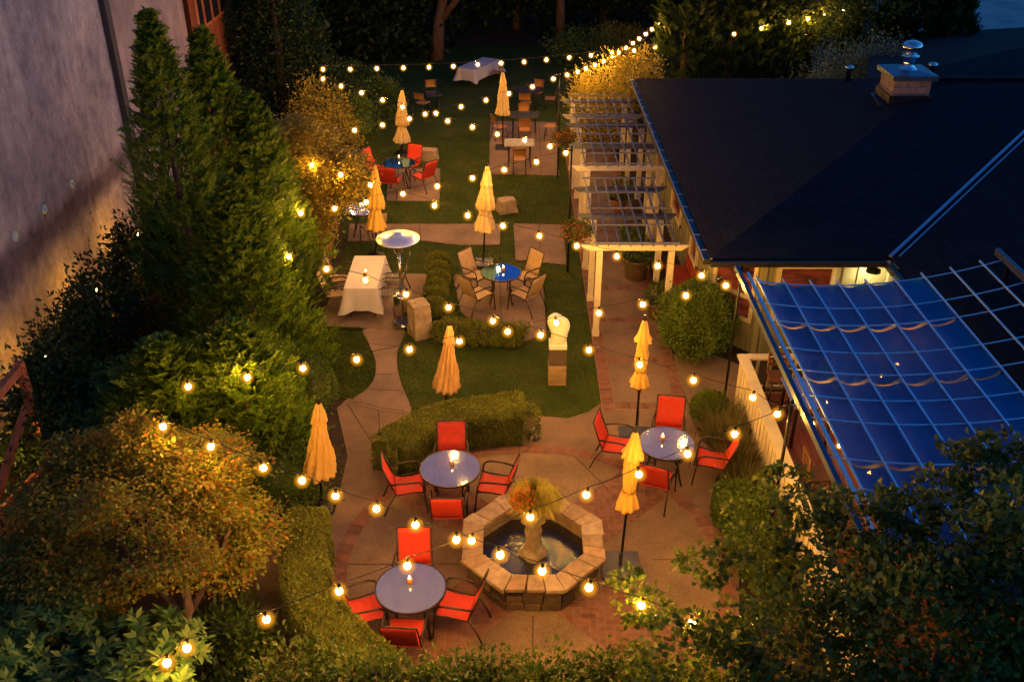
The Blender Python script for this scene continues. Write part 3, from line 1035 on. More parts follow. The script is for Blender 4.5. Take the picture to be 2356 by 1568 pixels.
bt.build('battens', M['siding'], H)
def window(a, b, z0, z1, rail=None, fw=0.085):
    a, b = Vector((a[0], a[1], 0)), Vector((b[0], b[1], 0))
    d = (b - a).normalized(); n = Vector((d.y, -d.x, 0))
    f = MB()
    off = n * 0.035
    for z in ([z0, z1] + ([rail] if rail else [])):
        f.bar(a + off + Vector((0, 0, z)), b + off + Vector((0, 0, z)), 0.07, fw)
    for p in (a, b):
        q0 = p + off + d * (fw / 2 if p is a else -fw / 2)
        f.box(q0 + Vector((0, 0, (z0 + z1) / 2)) + n * 0.003, (fw, 0.07, z1 - z0 + fw + 0.006), math.atan2(d.y, d.x))
    w = f.build('window', M['trim'], H)
    g = MB()
    g.bar(a + n * 0.02 + d * 0.03 + Vector((0, 0, (z0 + z1) / 2)), b + n * 0.02 - d * 0.03 + Vector((0, 0, (z0 + z1) / 2)), 0.02, z1 - z0 - 0.02)
    g.build('pane', M['window'], w)
chd = Vector((CH1[0] - CH0[0], CH1[1] - CH0[1]))
def chp(f): return (CH0[0] + chd.x * f, CH0[1] + chd.y * f)
window(chp(0.07), chp(0.93), 0.75, 2.32, 1.28)
window((5.42, WF), (6.62, WF), 0.9, 2.08)
window((WR, 16.9), (WR, 15.9), 0.95, 2.1)
window((WL, 20.9), (WL, 20.0), 0.9, 2.2)
window((WL, 23.9), (WL, 22.4), 0.9, 2.2)
window((WL, 27.0), (WL, 25.6), 0.9, 2.2)
for p, a in ((CH0, -0.785), ((WR - 0.06, WF - 0.05), 0), (CH1, 0)):
    m = MB(); m.box((p[0], p[1] - 0.02, ZT / 2), (0.12, 0.1, ZT - 0.02), a)
    m.build('corner_trim', M['siding'], H)
# chimney
ch = MB()
cx, cyy = 9.05 + 0.46, 22.65 + 0.5
zb = EZ + SL * (9.05 - EX)
rows = 4
for r in range(rows):
    z = zb - 0.22 + r * 0.19
    off = 0.22 if r % 2 else 0.0
    for fx in range(3):
        pass
hw, hd = 0.42, 0.47
for r in range(5):
    z0 = zb - 0.25 + r * 0.165
    for side in range(4):
        L_ = 2 * (hw if side % 2 == 0 else hd)
        cuts = [0, 0.35 + 0.12 * (r % 2), 0.72 - 0.1 * (r % 2), 1.0]
        for i in range(3):
            s0, s1 = (cuts[i] - 0.5) * L_, (cuts[i + 1] - 0.5) * L_
            c = (s0 + s1) / 2; w = s1 - s0 - 0.012
            dep = 0.1 + 0.015 * ((r * 7 + i * 3 + side) % 3)
            if side == 0: ch.box((cx + c, cyy - hd + 0.04, z0 + 0.0825), (w, dep, 0.153))
            elif side == 1: ch.box((cx + hw - 0.04, cyy + c, z0 + 0.0825), (dep, w, 0.153))
            elif side == 2: ch.box((cx + c, cyy + hd - 0.04, z0 + 0.0825), (w, dep, 0.153))
            else: ch.box((cx - hw + 0.04, cyy + c, z0 + 0.0825), (dep, w, 0.153))
CHIM = ch.build('chimney', M['chimney_stone'], H)
ztop = zb - 0.25 + 5 * 0.165
m = MB()
m.box((cx, cyy, ztop + 0.055), (1.06, 1.16, 0.11))
m.add([(cx - .53, cyy - .58, ztop + .112), (cx + .53, cyy - .58, ztop + .112), (cx + .53, cyy + .58, ztop + .112), (cx - .53, cyy + .58, ztop + .112), (cx, cyy, ztop + .17)],
      [(0, 1, 4), (1, 2, 4), (2, 3, 4), (3, 0, 4)])
m.build('chimney_cap', M['cap_metal'], CHIM)
m = MB()
m.lathe([(0.24, 0.13), (0.20, 0.16), (0.14, 0.22), (0.14, 0.43), (0.205, 0.445), (0.21, 0.47), (0.15, 0.49), (0.13, 0.51), (0.16, 0.54), (0.22, 0.60), (0.24, 0.67), (0.225, 0.73), (0.17, 0.78), (0.06, 0.81), (0.001, 0.815)], 28, (cx, cyy, ztop), smooth=True)
m.build('chimney_pipe', M['chrome'], CHIM)
m = MB()
m.bar((cx - hw - .22, cyy - hd - 0.05, zb - 0.03), (cx - hw - .1, cyy + hd, zb + 0.0), 0.16, 0.02)
m.box((cx + 0.02, cyy - hd - 0.06, zb + 0.06), (2 * hw + 0.1, 0.06, 0.3))
m.box((cx - hw - 0.05, cyy, zb + 0.05), (0.06, 2 * hd + 0.05, 0.3))
m.build('chimney_flashing', M['gutter'], CHIM)
for (x, y, r, h) in ((8.75, 25.0, 0.06, 0.38), (10.35, 23.75, 0.065, 0.36)):
    z = EZ + SL * min(x - EX, BY - y) - 0.05
    m = MB(); m.lathe([(r, 0), (r, h), (r * 1.9, h + 0.01), (r * 1.7, h + 0.07), (0.001, h + 0.10)], 16, (x, y, z)); m.build('roof_vent', M['chrome'], H)
# higher rear wing roof
W2 = thing('rear_wing', 'taller dark shingled wing of the house behind the chimney ridge', 'house', (0, 0, 0))
roof_mesh('roof', [([(9.6, 26.1, 3.55), (26, 23.9, 4.25), (26, 32.5, 5.15)], (1, 0, 0)),
                   ([(9.6, 26.1, 3.55), (26, 32.5, 5.15), (26, 40, 2.4), (14.0, 38, 2.2)], (1, 0.2, 0))], W2)
m = MB(); m.box((20, 34.0, 1.1), (9.0, 5.0, 2.2)); m.build('wall', M['siding'], W2)

# wall lamp
p = Vector((7.28, WF, 2.12))
t = thing('wall_lamp', 'black gooseneck wall lamp glowing under the eave above the awning', 'lamp', p)
m = MB(); m.tube([(0, -0.0, -0.02), (0, -0.12, 0.12), (0, -0.22, 0.10), (0, -0.26, 0.06)], 0.012, 8); m.build('arm', M['pole'], t)
m = MB(); m.lathe([(0.03, 0.08), (0.05, 0.05), (0.14, 0.0), (0.15, -0.05), (0.135, -0.05), (0.04, 0.03)], 20, (0, -0.26, 0)); m.build('lamp_shade', M['pole'], t)
m = MB(); m.lathe([(0.001, -0.095), (0.05, -0.08), (0.065, -0.04), (0.05, 0.0), (0.02, 0.02)], 14, (0, -0.26, 0)); m.build('bulb', M['wall_lamp'], t)

# ------------------------------------------------------------------ pergola arbours
def arbour(label, x0, x1, y0, y1, zt, posts_y, bars, nl=8):
    t = thing('pergola', label, 'pergola', ((x0 + x1) / 2, (y0 + y1) / 2, 0), 0, 'white arbours in a row over the walkway')
    ox, oy = (x0 + x1) / 2, (y0 + y1) / 2
    for y in posts_y:
        for x in (x0 + 0.09, x1 - 0.09):
            m = MB(); m.box((x - ox, y - oy, (zt - 0.135) / 2), (0.125, 0.125, zt - 0.135)); m.box((x - ox, y - oy, 0.07), (0.15, 0.15, 0.14))
            m.build('post', M['pergola'], t)
    for y in posts_y:
        m = MB()
        a, b = x0 - 0.30 - ox, x1 + 0.26 - ox
        yy = y - oy
        for s in (0,):
            yb = yy
            vs = [(a, yb - .02, zt - 0.02), (a + 0.14, yb - .02, zt - .13), (b - .14, yb - .02, zt - .13), (b, yb - .02, zt - .02), (b, yb - .02, zt), (a, yb - .02, zt)]
            vs += [(p[0], p[1] + .04, p[2]) for p in vs]
            m.add(vs, [(5, 4, 3, 2, 1, 0)[::-1], (6, 7, 8, 9, 10, 11)[::-1]] + [(i, 6 + i, 6 + (i + 1) % 6, (i + 1) % 6) for i in range(6)])
        m.build('beam', M['pergola'] if y == posts_y[0] else M['lath'], t)  # rear beams take the darker lath colour, standing for dimmer light
    for i in range(nl):
        x = x0 + 0.02 + (x1 - x0 - 0.04) * i / (nl - 1) - ox
        m = MB(); m.box((x, 0, zt + 0.033), (0.026, y1 - y0, 0.06)); m.build('rafter', M['lath'], t)
    for i in range(bars):
        y = y0 + 0.03 + (y1 - y0 - 0.06) * i / (bars - 1) - oy
        m = MB(); m.box((0, y, zt + 0.082), (x1 - x0 + 0.1, 0.036, 0.03)); m.build('crossbar', M['lath'], t)
    return t
arbour('nearest white pergola arbour, its front beam facing the courtyard', 1.76, 3.46, 18.3, 22.2, 2.2, (18.42, 20.1, 21.8), 5)
arbour('middle pergola arbour, wider one casting blue tinted laths beside the roof edge', 1.82, 3.80, 22.95, 27.0, 2.28, (23.05, 24.75, 26.6), 6)
arbour('farthest pergola arbour beside the golden shrub', 1.78, 3.55, 27.15, 29.2, 2.28, (27.4, 29.0), 4)

# ------------------------------------------------------------------ deck under the awning
DZ = 0.36
t = thing('deck', 'redwood deck with cream slatted railing under the blue awning', 'deck', (4.4, 11.5, 0))
m = MB()
for i in range(24):
    m.box((0.12 + i * 0.14, 0.0, DZ - 0.02), (0.132, 8.1, 0.04))
m.build('floor_boards', M['deckboard'], t)
m = MB()
for i in range(40):
    m.box((-0.035, -3.98 + i * 0.204, 0.56), (0.03, 0.155, 1.1))
m.build('slatted_side', M['cream'], t)
m = MB(); m.box((0.01, 0, 0.54), (0.02, 8.1, 1.04)); m.build('backing', M['soil'], t)
m = MB(); m.box((-0.0, 0.03, 1.14), (0.2, 8.3, 0.045)); m.build('top_rail', M['cream'], t)
m = MB(); m.box((1.75, 4.1, 1.141), (3.3, 0.18, 0.045)); m.build('top_rail', M['cream'], t)
m = MB(); m.box((1.75, 4.1, 0.46), (3.3, 0.06, 0.08)); m.build('bottom_rail', M['cream'], t)
m = MB(); m.box((1.75, 4.08, 0.17), (3.4, 0.05, 0.34)); m.build('skirt', M['cream'], t)
for i in range(9):
    m = MB(); m.box((0.3 + i * 0.24, 4.1, 0.81), (0.05, 0.04, 0.64)); m.build('baluster', M['cream'], t)
m = MB(); m.box((0.02, 4.1, 0.57), (0.12, 0.12, 1.14)); m.build('post', M['cream'], t)

# awning on wires
AW = thing('wire_awning', 'blue slide on wire awning of scalloped fabric over the deck', 'awning', (0, 0, 0))
BXL, BXR, AZL, AZR = 4.13, 8.72, 2.92, 3.30
wy = [15.35, 14.48, 13.88, 12.98, 12.33, 11.62, 11.02, 10.11, 9.47, 8.56, 7.9]
m = MB(); m.box((BXL - 0.03, 11.7, AZL), (0.07, 8.2, 0.11)); m.build('beam', M['beam_steel'], AW)
m = MB(); m.box((BXL + 0.12, 11.6, AZL + 0.01), (0.05, 7.9, 0.05)); m.build('beam', M['rod'], AW)
m = MB(); m.box((BXR, 11.7, AZR), (0.08, 8.0, 0.12)); m.build('beam', M['beam_steel'], AW)
for y in (7.7,):
    m = MB(); m.box((BXL - 0.03, y, (AZL - 0.055) / 2), (0.07, 0.07, AZL - 0.055)); m.build('post', M['pole'], AW)
for y in (15.2, 11.5, 8.0):
    m = MB(); m.box((BXR, y, AZR - 0.30), (0.06, 0.06, 0.50)); m.build('bracket', M['pole'], AW)
def cat(x):
    f = (x - BXL) / (BXR - BXL)
    return AZL + (AZR - AZL) * f - 0.30 * 4 * f * (1 - f)
for y in wy[:-1]:
    m = MB(); m.tube([(x, y, cat(x)) for x in np.linspace(BXL, BXR, 20)], 0.013, 6); m.build('wire', M['rod'], AW)
rx = [BXL + 0.26 + 0.495 * k for k in range(9)]
panels = [(15.45, 13.93, 0, 6), (13.82, 12.26, 0, 6), (12.15, 10.16, 0, 6), (10.05, 8.63, 0, 6), (8.52, 7.75, 1, 6)]
for (ya, yb, k0, k1) in panels:
    for k in range(9):
        x = rx[k]
        m = MB(); m.bar((x, ya + 0.06, cat(x) + 0.022), (x, yb - 0.04, cat(x) + 0.024), 0.026, 0.024); m.build('rod', M['rod'], AW)
    vs, fs = [], []
    ny = 8
    cols = []
    NS = 8
    for k in range(k0, k1):
        for s in range(NS + (1 if k == k1 - 1 else 0)):
            cols.append((k, s / NS))
    for (k, s) in cols:
        x = rx[k] + (rx[min(k + 1, 8)] - rx[k]) * s
        zz = cat(x) - 0.006 - 0.10 * 4 * s * (1 - s)
        for j in range(ny + 1):
            f = j / ny
            sc = 0.85 + 0.25 * math.cos(f * PI * 2)
            vs.append((x, ya + (yb - ya) * f - (0.0 if f < 1 else 0.0) + 0.05 * 4 * s * (1 - s) * (1 if j == 0 else 0), cat(x) - 0.008 - 0.10 * 4 * s * (1 - s) * sc + 0.006 * math.sin(x * 9 + f * 7)))
    nc = len(cols)
    for i in range(nc - 1):
        for j in range(ny):
            fs.append((i * (ny + 1) + j, i * (ny + 1) + j + 1, (i + 1) * (ny + 1) + j + 1, (i + 1) * (ny + 1) + j))
    m = MB(); m.add(vs, fs, True); m.build('fabric_panel', M['fabric'], AW)
    # hem strip hanging at the near edge
    m = MB()
    vs = []
    for i, (k, s) in enumerate(cols):
        p = vs_ = None
    pts = [(rx[k] + (rx[min(k + 1, 8)] - rx[k]) * s, s) for (k, s) in cols]
    vv = []
    for x, s in pts:
        z = cat(x) - 0.012 - 0.115 * 4 * s * (1 - s)
        vv += [(x, yb - 0.003, z), (x, yb - 0.035, z - 0.048)]
    m.add(vv, [(2 * i, 2 * i + 2, 2 * i + 3, 2 * i + 1) for i in range(len(pts) - 1)], True)
    m.build('hem', M['valance'], AW)

# ------------------------------------------------------------------ light poles
def pole(label, base, top_z, top_xy=None):
    t = thing('light_pole', label, 'pole', base, 0, 'thin black poles carrying the string lights')
    dx, dy = (0, 0) if top_xy is None else (top_xy[0] - base[0], top_xy[1] - base[1])
    m = MB(); m.tube([(0, 0, 0), (dx * .5, dy * .5, top_z * .5), (dx, dy, top_z)], 0.026, 8); m.build('shaft', M['pole'], t)
    m = MB(); m.tube([(dx - 0.05, dy, top_z - 0.04), (dx + 0.05, dy, top_z - 0.04)], 0.014, 6); m.tube([(dx, dy, top_z - 0.02), (dx, dy, top_z + 0.05)], 0.03, 8); m.build('hook', M['pole'], t)
    return Vector((base[0] + dx, base[1] + dy, top_z))
P1 = pole('thin black pole standing farthest, left of the golden shrub', G(1283, 408), 3.2)
P2 = pole('thin black pole beside the hanging basket left of the pergola', G(1306, 625), 3.2)
P3 = pole('thin black pole between round bush and awning corner', G(1665, 930), 2.95)
P4 = pole('thin black pole outside the deck railing under the awning edge', (3.97, 11.3, 0), 2.95)

# ------------------------------------------------------------------ string lights
bulb_me = None
def make_bulb():
    bm = bmesh.new()
    bmesh.ops.create_icosphere(bm, subdivisions=2, radius=0.042)
    for v in bm.verts:
        if v.co.z > 0: v.co.z *= 1.25
    for f in bm.faces: f.smooth = True
    me = bpy.data.meshes.new('bulb'); bm.to_mesh(me); bm.free()
    me.materials.append(M['bulb'])
    return me
bulb_me = make_bulb()
def make_halo():  # nested shells fading outward, a modelled glow round each bulb
    bm = bmesh.new()
    for k, (r, m_) in enumerate(HALO):
        n0 = len(bm.faces)
        bmesh.ops.create_icosphere(bm, subdivisions=3, radius=r)
        bm.faces.ensure_lookup_table()
        for f in bm.faces[n0:]: f.material_index = k
    for f in bm.faces: f.smooth = True
    me = bpy.data.meshes.new('halo'); bm.to_mesh(me); bm.free()
    for r, m_ in HALO: me.materials.append(m_)
    return me
halo_me = make_halo()
bulb_small = bulb_me.copy(); bulb_small.materials.clear(); bulb_small.materials.append(M['bulb_dim'])
bulb_small.transform(Matrix.Scale(0.55, 4))
sk = MB(); sk.tube([(0, 0, 0.05), (0, 0, 0.125)], 0.021, 8); sk_o = sk.build('socket', M['cable'])
sock_me = sk_o.data
bpy.data.objects.remove(sk_o)
def string(label, pts, za, zb, sag, a0=None, a1=None, small=False, zs=None, world_pts=None):
    W = []
    if world_pts:
        W = [Vector(p) for p in world_pts]; pts = []
    n = len(pts)
    for i, (x, y) in enumerate(pts):
        f = i / max(1, n - 1)
        z = za + (zb - za) * f - sag * 4 * f * (1 - f) if zs is None else zs[i]
        W.append(G(x, y, z))
    c = sum(W, Vector()) / len(W)
    t = thing('string_lights', label, 'string lights', c, 0, 'strings of warm globe bulbs over the garden')
    line = ([Vector(a0)] if a0 is not None else []) + [w + Vector((0, 0, 0.125)) for w in W] + ([Vector(a1)] if a1 is not None else [])
    fine = []
    for i in range(len(line) - 1):
        a, b = line[i], line[i + 1]
        for s in (0, 0.33, 0.67):
            p = a.lerp(b, s)
            p.z -= 0.10 * s * (1 - s) * min(1.0, (b - a).length)
            fine.append(p)
    fine.append(line[-1])
    m = MB(); m.tube([p - c for p in fine], 0.006, 5); m.build('cable', M['cable'], t)
    for w in W:
        b = bpy.data.objects.new('bulb', bulb_small if small else bulb_me); C.objects.link(b); b.parent = t; b.location = w - c
        b.rotation_euler = (random.uniform(-.2, .2), random.uniform(-.2, .2), 0)
        s = bpy.data.objects.new('socket', sock_me); C.objects.link(s); s.parent = b
        if small: s.scale = (0.55,) * 3
        g = bpy.data.objects.new('halo', halo_me); C.objects.link(g); g.parent = b
        if small: g.scale = (0.55,) * 3
    return t
string('farthest string of bulbs crossing level above the white cloth table at the back',
       [(743, 160), (806, 160), (867, 158), (928, 157), (987, 155), (1043, 153), (1099, 149), (1153, 146), (1206, 143), (1257, 138), (1310, 133), (1360, 128), (1408, 122), (1459, 117), (1507, 109)], 3.0, 3.0, 0.25)
string('dense string of bulbs running from the farthest pole up into the dark trees',
       [(1273, 182), (1305, 173), (1329, 166), (1348, 158), (1369, 150), (1389, 141), (1407, 132), (1423, 122), (1440, 111), (1456, 100), (1471, 90), (1486, 79), (1500, 68), (1515, 56), (1528, 45)],
       3.0, 3.0, 0.25, P1)
string('string of bulbs from the farthest pole to the left past the two rear umbrellas',
       [(1225, 200), (1171, 216), (1118, 231), (1061, 246), (1003, 261), (942, 274), (880, 288), (816, 300)], 2.9, 2.75, 0.3, P1, G(740, 300, 2.9))
string('string of bulbs from the left trees to the pole beside the hanging basket',
       [(743, 182), (785, 199), (832, 214), (880, 231), (926, 247), (978, 263), (1030, 279), (1087, 293), (1144, 309), (1207, 323), (1265, 337), (1302, 352)], 2.9, 3.0, 0.35, None, P2)
string('string of bulbs from the basket pole across the middle umbrella to the golden tree',
       [(1234, 373), (1160, 391), (1087, 410), (1006, 429), (927, 446), (843, 465), (770, 480), (692, 491)], 2.95, 2.7, 0.35, P2, G(640, 500, 2.7))
string('long string of bulbs from the golden tree over the pergola to the awning corner pole',
       [(718, 380), (784, 402), (852, 426), (1000, 473), (1076, 496), (1157, 520), (1241, 543), (1327, 566), (1419, 590), (1513, 612), (1614, 634), (1670, 657)], 2.7, 2.75, 0.25, None, P3)
string('string of bulbs from the awning corner pole over the lawn into the left conifer',
       [(1578, 680), (1479, 700), (1378, 720), (1280, 743), (1168, 763), (1057, 785), (942, 804), (821, 827), (697, 847), (569, 868), (433, 889)], 2.8, 2.55, 0.35, P3)
string('string of bulbs from the white cloth table over the path to the deck pole',
       [(580, 562), (664, 591), (751, 619), (841, 645), (934, 677), (1032, 707), (1134, 738), (1244, 771), (1355, 805), (1472, 839), (1595, 875), (1732, 914), (1788, 952)], 2.75, 2.7, 0.35, G(500, 535, 2.9), P4)
string('string of bulbs from the deck pole over the fountain to the lower left',
       [(1690, 998), (1582, 1044), (1470, 1091), (1349, 1138), (1220, 1189), (1085, 1243), (937, 1301), (780, 1359), (613, 1424), (430, 1490), (384, 1524)], 2.85, 2.25, 0.25, P4, G(300, 1560, 2.7))
string('string of bulbs from the orange maple over the round patio to the near hedge',
       [(375, 981), (485, 1027), (606, 1076), (695, 1105), (772, 1140), (866, 1170), (956, 1207), (1050, 1241), (1151, 1276), (1247, 1313), (1355, 1351), (1475, 1392), (1592, 1432), (1702, 1467)], 2.9, 2.75, 0.45, None, G(1790, 1490, 1.8), False,
       [2.88, 2.8, 2.72, 2.64, 2.58, 2.54, 2.5, 2.48, 2.46, 2.46, 2.46, 2.1, 1.85, 1.8])
string('short string of bulbs among the far trees at upper right',
       [(1689, 79), (1752, 66), (1815, 53), (1859, 44), (1898, 34), (1941, 24), (1981, 14)], 3.0, 3.0, 0.05, None, G(2020, 4, 3.0))
string('string of bulbs under the blue awning, glowing through its cloth',
       [(2107, 809), (2065, 837), (2028, 863), (1948, 908), (1903, 924), (1870, 975), (1931, 1025), (2000, 1087)], 2.5, 2.5, 0.0, None, None, True,
       [2.5, 2.45, 2.42, 2.40, 2.42, 2.45, 2.45, 2.45])
string('unseen string of bulbs added behind the climbers to warm the stucco wall',
       [(0, 0)], 0, 0, 0, None, None, False, None,
       [(-8.75, 20.6, 1.5), (-8.75, 18.0, 1.35), (-8.75, 15.4, 1.25), (-8.3, 12.2, 1.2)])  # bulbs out of sight, added to warm the lower wall

# ------------------------------------------------------------------ chairs
def make_chair(name, label, cat, sling, frame, group):
    t = thing(name, label, cat, (0, 0, 0), 0, group)
    hw = 0.255
    m = MB()
    n = 6
    vs = []
    for i in range(n + 1):
        f = i / n
        y = 0.25 - 0.46 * f
        z = 0.44 - 0.035 * f - 0.03 * math.sin(PI * f)
        for x in (-hw + 0.015, hw - 0.015):
            vs += [(x, y, z)]
    vs += [(p[0], p[1], p[2] - 0.014) for p in vs]
    o = 2 * (n + 1)
    fs = [(2 * i, 2 * i + 2, 2 * i + 3, 2 * i + 1)[::-1] for i in range(n)] + [(o + 2 * i, o + 2 * i + 2, o + 2 * i + 3, o + 2 * i + 1) for i in range(n)]
    fs += [(0, 1, o + 1, o), (2 * n + 1, 2 * n, o + 2 * n, o + 2 * n + 1)]
    m.add(vs, fs, True); m.build('seat', sling, t)
    m = MB(); vs = []
    for i in range(n + 1):
        f = i / n
        y = -0.20 - 0.16 * f - 0.03 * math.sin(PI * f) - 0.03 * f * f
        z = 0.42 + 0.52 * f
        for x in (-hw + 0.02, hw - 0.02):
            vs += [(x, y, z)]
    vs += [(p[0], p[1] - 0.014, p[2]) for p in vs]
    fs = [(2 * i, 2 * i + 2, 2 * i + 3, 2 * i + 1)[::-1] for i in range(n)] + [(o + 2 * i, o + 2 * i + 2, o + 2 * i + 3, o + 2 * i + 1) for i in range(n)]
    fs += [(2 * n, 2 * n + 1, o + 2 * n + 1, o + 2 * n), (0, o, o + 1, 1)]
    m.add(vs, fs, True); m.build('backrest', sling, t)
    for s in (-1, 1):
        m = MB(); m.tube([(s * (hw + 0.035), 0.30, 0), (s * (hw + 0.035), 0.27, 0.30), (s * (hw + 0.03), 0.24, 0.56), (s * (hw + 0.03), 0.20, 0.63)], 0.014, 7); m.build('leg', frame, t)
        m = MB(); m.tube([(s * (hw + 0.01), -0.42, 0), (s * (hw + 0.005), -0.33, 0.22), (s * hw, -0.22, 0.41)], 0.014, 7); m.build('leg', frame, t)
        m = MB(); m.tube([(s * (hw + 0.03), 0.20, 0.63), (s * (hw + 0.04), 0.12, 0.655), (s * (hw + 0.03), -0.10, 0.65), (s * (hw + 0.005), -0.27, 0.62)], 0.017, 7); m.build('armrest', frame, t)
        m = MB(); m.tube([(s * (hw + 0.028), 0.26, 0.43), (s * hw, 0.1, 0.43), (s * hw, -0.20, 0.40), (s * hw, -0.27, 0.60), (s * (hw - 0.005), -0.395, 0.955)], 0.013, 7); m.build('side_rail', frame, t)
    m = MB(); m.tube([(-hw, -0.395, 0.955), (-hw * .5, -0.402, 0.965), (hw * .5, -0.402, 0.965), (hw, -0.395, 0.955)], 0.013, 7); m.build('top_rail', frame, t)
    m = MB(); m.tube([(-hw - 0.02, 0.265, 0.425), (hw + 0.02, 0.265, 0.425)], 0.012, 7); m.build('stretcher', frame, t)
    return t
protos = {}
used = set()
def chair(kind, c, ang, dist, label, group, twist=0.0, z=0.03):
    a = R(ang)
    loc = (c[0] + dist * math.cos(a), c[1] + dist * math.sin(a), z)
    rz = a + PI / 2 + R(twist)                  # +Y of the chair looks at the table
    p = protos[kind]
    if kind not in used:
        used.add(kind)
        p.location = loc; p.rotation_euler = (0, 0, rz)
        tag(p, label, None, group)
        return p
    return dup(p, loc, rz, label, group)
protos['red'] = make_chair('red_armchair', 'x', 'chair', M['red_sling'], M['frame'], 'g')
protos['tan'] = make_chair('tan_armchair', 'x', 'chair', M['tan_sling'], M['frame'], 'g')

def make_bistro():
    t = thing('bistro_chair', 'x', 'chair')
    m = MB(); m.box((0, 0, 0.44), (0.40, 0.40, 0.03)); m.build('seat', M['wicker'], t, 0.01)
    m = MB()
    vs = []
    for i in range(7):
        a = (i / 6 - 0.5) * 1.1
        x, y = 0.21 * math.sin(a) / math.sin(.55), -0.26 + 0.08 * (1 - math.cos(a))
        vs += [(x, y + 0.05, 0.60), (x, y - 0.02, 0.86)]
    vs += [(p[0], p[1] - 0.02, p[2]) for p in vs]
    fs = [(2 * i, 2 * i + 1, 2 * i + 3, 2 * i + 2)[::-1] for i in range(6)] + [(14 + 2 * i, 14 + 2 * i + 1, 14 + 2 * i + 3, 14 + 2 * i + 2) for i in range(6)]
    fs += [(2 * i + 1, 15 + 2 * i, 17 + 2 * i, 2 * i + 3) for i in range(6)]
    m.add(vs, fs, True); m.build('backrest', M['wicker'], t)
    for sx in (-1, 1):
        m = MB(); m.tube([(sx * 0.2, 0.2, 0), (sx * 0.18, 0.17, 0.43)], 0.014, 6); m.build('leg', M['frame'], t)
        m = MB(); m.tube([(sx * 0.2, -0.26, 0), (sx * 0.19, -0.18, 0.43), (sx * 0.19, -0.22, 0.85)], 0.014, 6); m.build('leg', M['frame'], t)
    return t
protos['bistro'] = make_bistro()
def make_slat():
    t = thing('slatted_chair', 'x', 'chair')
    m = MB()
    for i in range(7): m.box((0, -0.2 + i * 0.07, 0.43), (0.46, 0.052, 0.018))
    m.build('seat', M['slat_metal'], t)
    m = MB()
    for i in range(7): m.box((0, -0.26 - i * 0.022, 0.52 + i * 0.07), (0.44, 0.018, 0.052))
    m.build('backrest', M['slat_metal'], t)
    for s in (-1, 1):
        m = MB(); m.tube([(s * 0.25, 0.26, 0), (s * 0.25, 0.24, 0.60), (s * 0.25, 0.1, 0.66), (s * 0.25, -0.26, 0.64)], 0.015, 7); m.build('armrest', M['frame'], t)
        m = MB(); m.tube([(s * 0.23, -0.36, 0), (s * 0.23, -0.22, 0.42), (s * 0.23, -0.40, 0.98)], 0.015, 7); m.build('leg', M['frame'], t)
    m = MB(); m.tube([(-0.23, -0.40, 0.98), (0.23, -0.40, 0.98)], 0.015, 7); m.build('top_rail', M['frame'], t)
    return t
protos['slat'] = make_slat()

# ------------------------------------------------------------------ tables
def round_table(label, c, r, top, group, h=0.72, z=0.03):
    t = thing('round_table', label, 'table', (c[0], c[1], z), 0, group)
    m = MB(); m.lathe([(0.001, h - 0.011), (r - 0.012, h - 0.011), (r - 0.012, h), (0.001, h)], 48, smooth=False, cap=False); m.build('tabletop', top, t)
    m = MB()
    m.lathe([(r - 0.012, h - 0.028), (r + 0.008, h - 0.028), (r + 0.008, h + 0.003), (r - 0.012, h + 0.003), (r - 0.012, h - 0.028)], 48, smooth=False, cap=False)
    for k in range(4):
        a = PI / 4 + k * PI / 2
        m.tube([(0, 0, h - 0.024), (r * 0.99 * math.cos(a), r * 0.99 * math.sin(a), h - 0.024)], 0.011, 6)
    m.build('rim', M['frame'], t)
    for k in range(4):
        a = PI / 4 + k * PI / 2
        ca, sa = math.cos(a), math.sin(a)
        m = MB(); m.tube([(r * .80 * ca, r * .80 * sa, 0), (r * .66 * ca, r * .66 * sa, 0.18), (r * .56 * ca, r * .56 * sa, 0.4), (r * .72 * ca, r * .72 * sa, h - 0.03)], 0.018, 8); m.build('leg', M['frame'], t)
    return t
def candle(label, loc, lit=True):
    t = thing('candle_jar', label, 'candle', loc, 0, 'small candle jars on the tables')
    m = MB(); m.lathe([(0.03, 0), (0.04, 0.01), (0.038, 0.075), (0.033, 0.075), (0.032, 0.012)], 14); m.build('jar', M['candle_jar'], t)
    m = MB(); m.lathe([(0.004, 0.075), (0.016, 0.092), (0.011, 0.115), (0.001, 0.145)], 10); m.build('flame', M['flame'], t)
    return t

GR = 'round frosted glass tables on the patio'
T1 = G(945, 1350, 0.75)
round_table('round frosted glass table nearest the camera, left of the fountain', T1, 0.50, M['glass_top'], GR)
RC = 'red sling armchairs around the patio tables'
chair('red', T1, 92, 0.60, 'red armchair behind the nearest glass table, backrest towards fountain patio', RC)
chair('red', T1, 190, 0.66, 'red armchair at the nearest glass table beside the left curved hedge', RC, 8)
chair('red', T1, -4, 0.66, 'red armchair between the nearest glass table and the fountain', RC, -8)
chair('red', T1, 266, 0.58, 'red armchair closest to the camera with its dark back to us', RC)
candle('candle jar on the nearest glass table left of the fountain', G(943, 1340, 0.752))
T2 = G(1036, 1076, 0.75)
round_table('round frosted glass table in front of the crescent hedge', T2, 0.505, M['glass_top'], GR)
chair('red', T2, 92, 0.62, 'red armchair against the crescent hedge, facing the camera', RC)
chair('red', T2, 183, 0.72, 'red armchair left of the glass table by the crescent hedge', RC, 6)
chair('red', T2, -2, 0.74, 'red armchair right of the glass table by the crescent hedge', RC, -6)
chair('red', T2, 270, 0.68, 'red armchair with its back to us between crescent hedge table and fountain rim', RC)
candle('lit candle jar on the glass table by the crescent hedge', G(1040, 1068, 0.752))
T3 = G(1533, 1018, 0.75)
round_table('round frosted glass table near the deck, right of the fountain', T3, 0.49, M['glass_top'], GR)
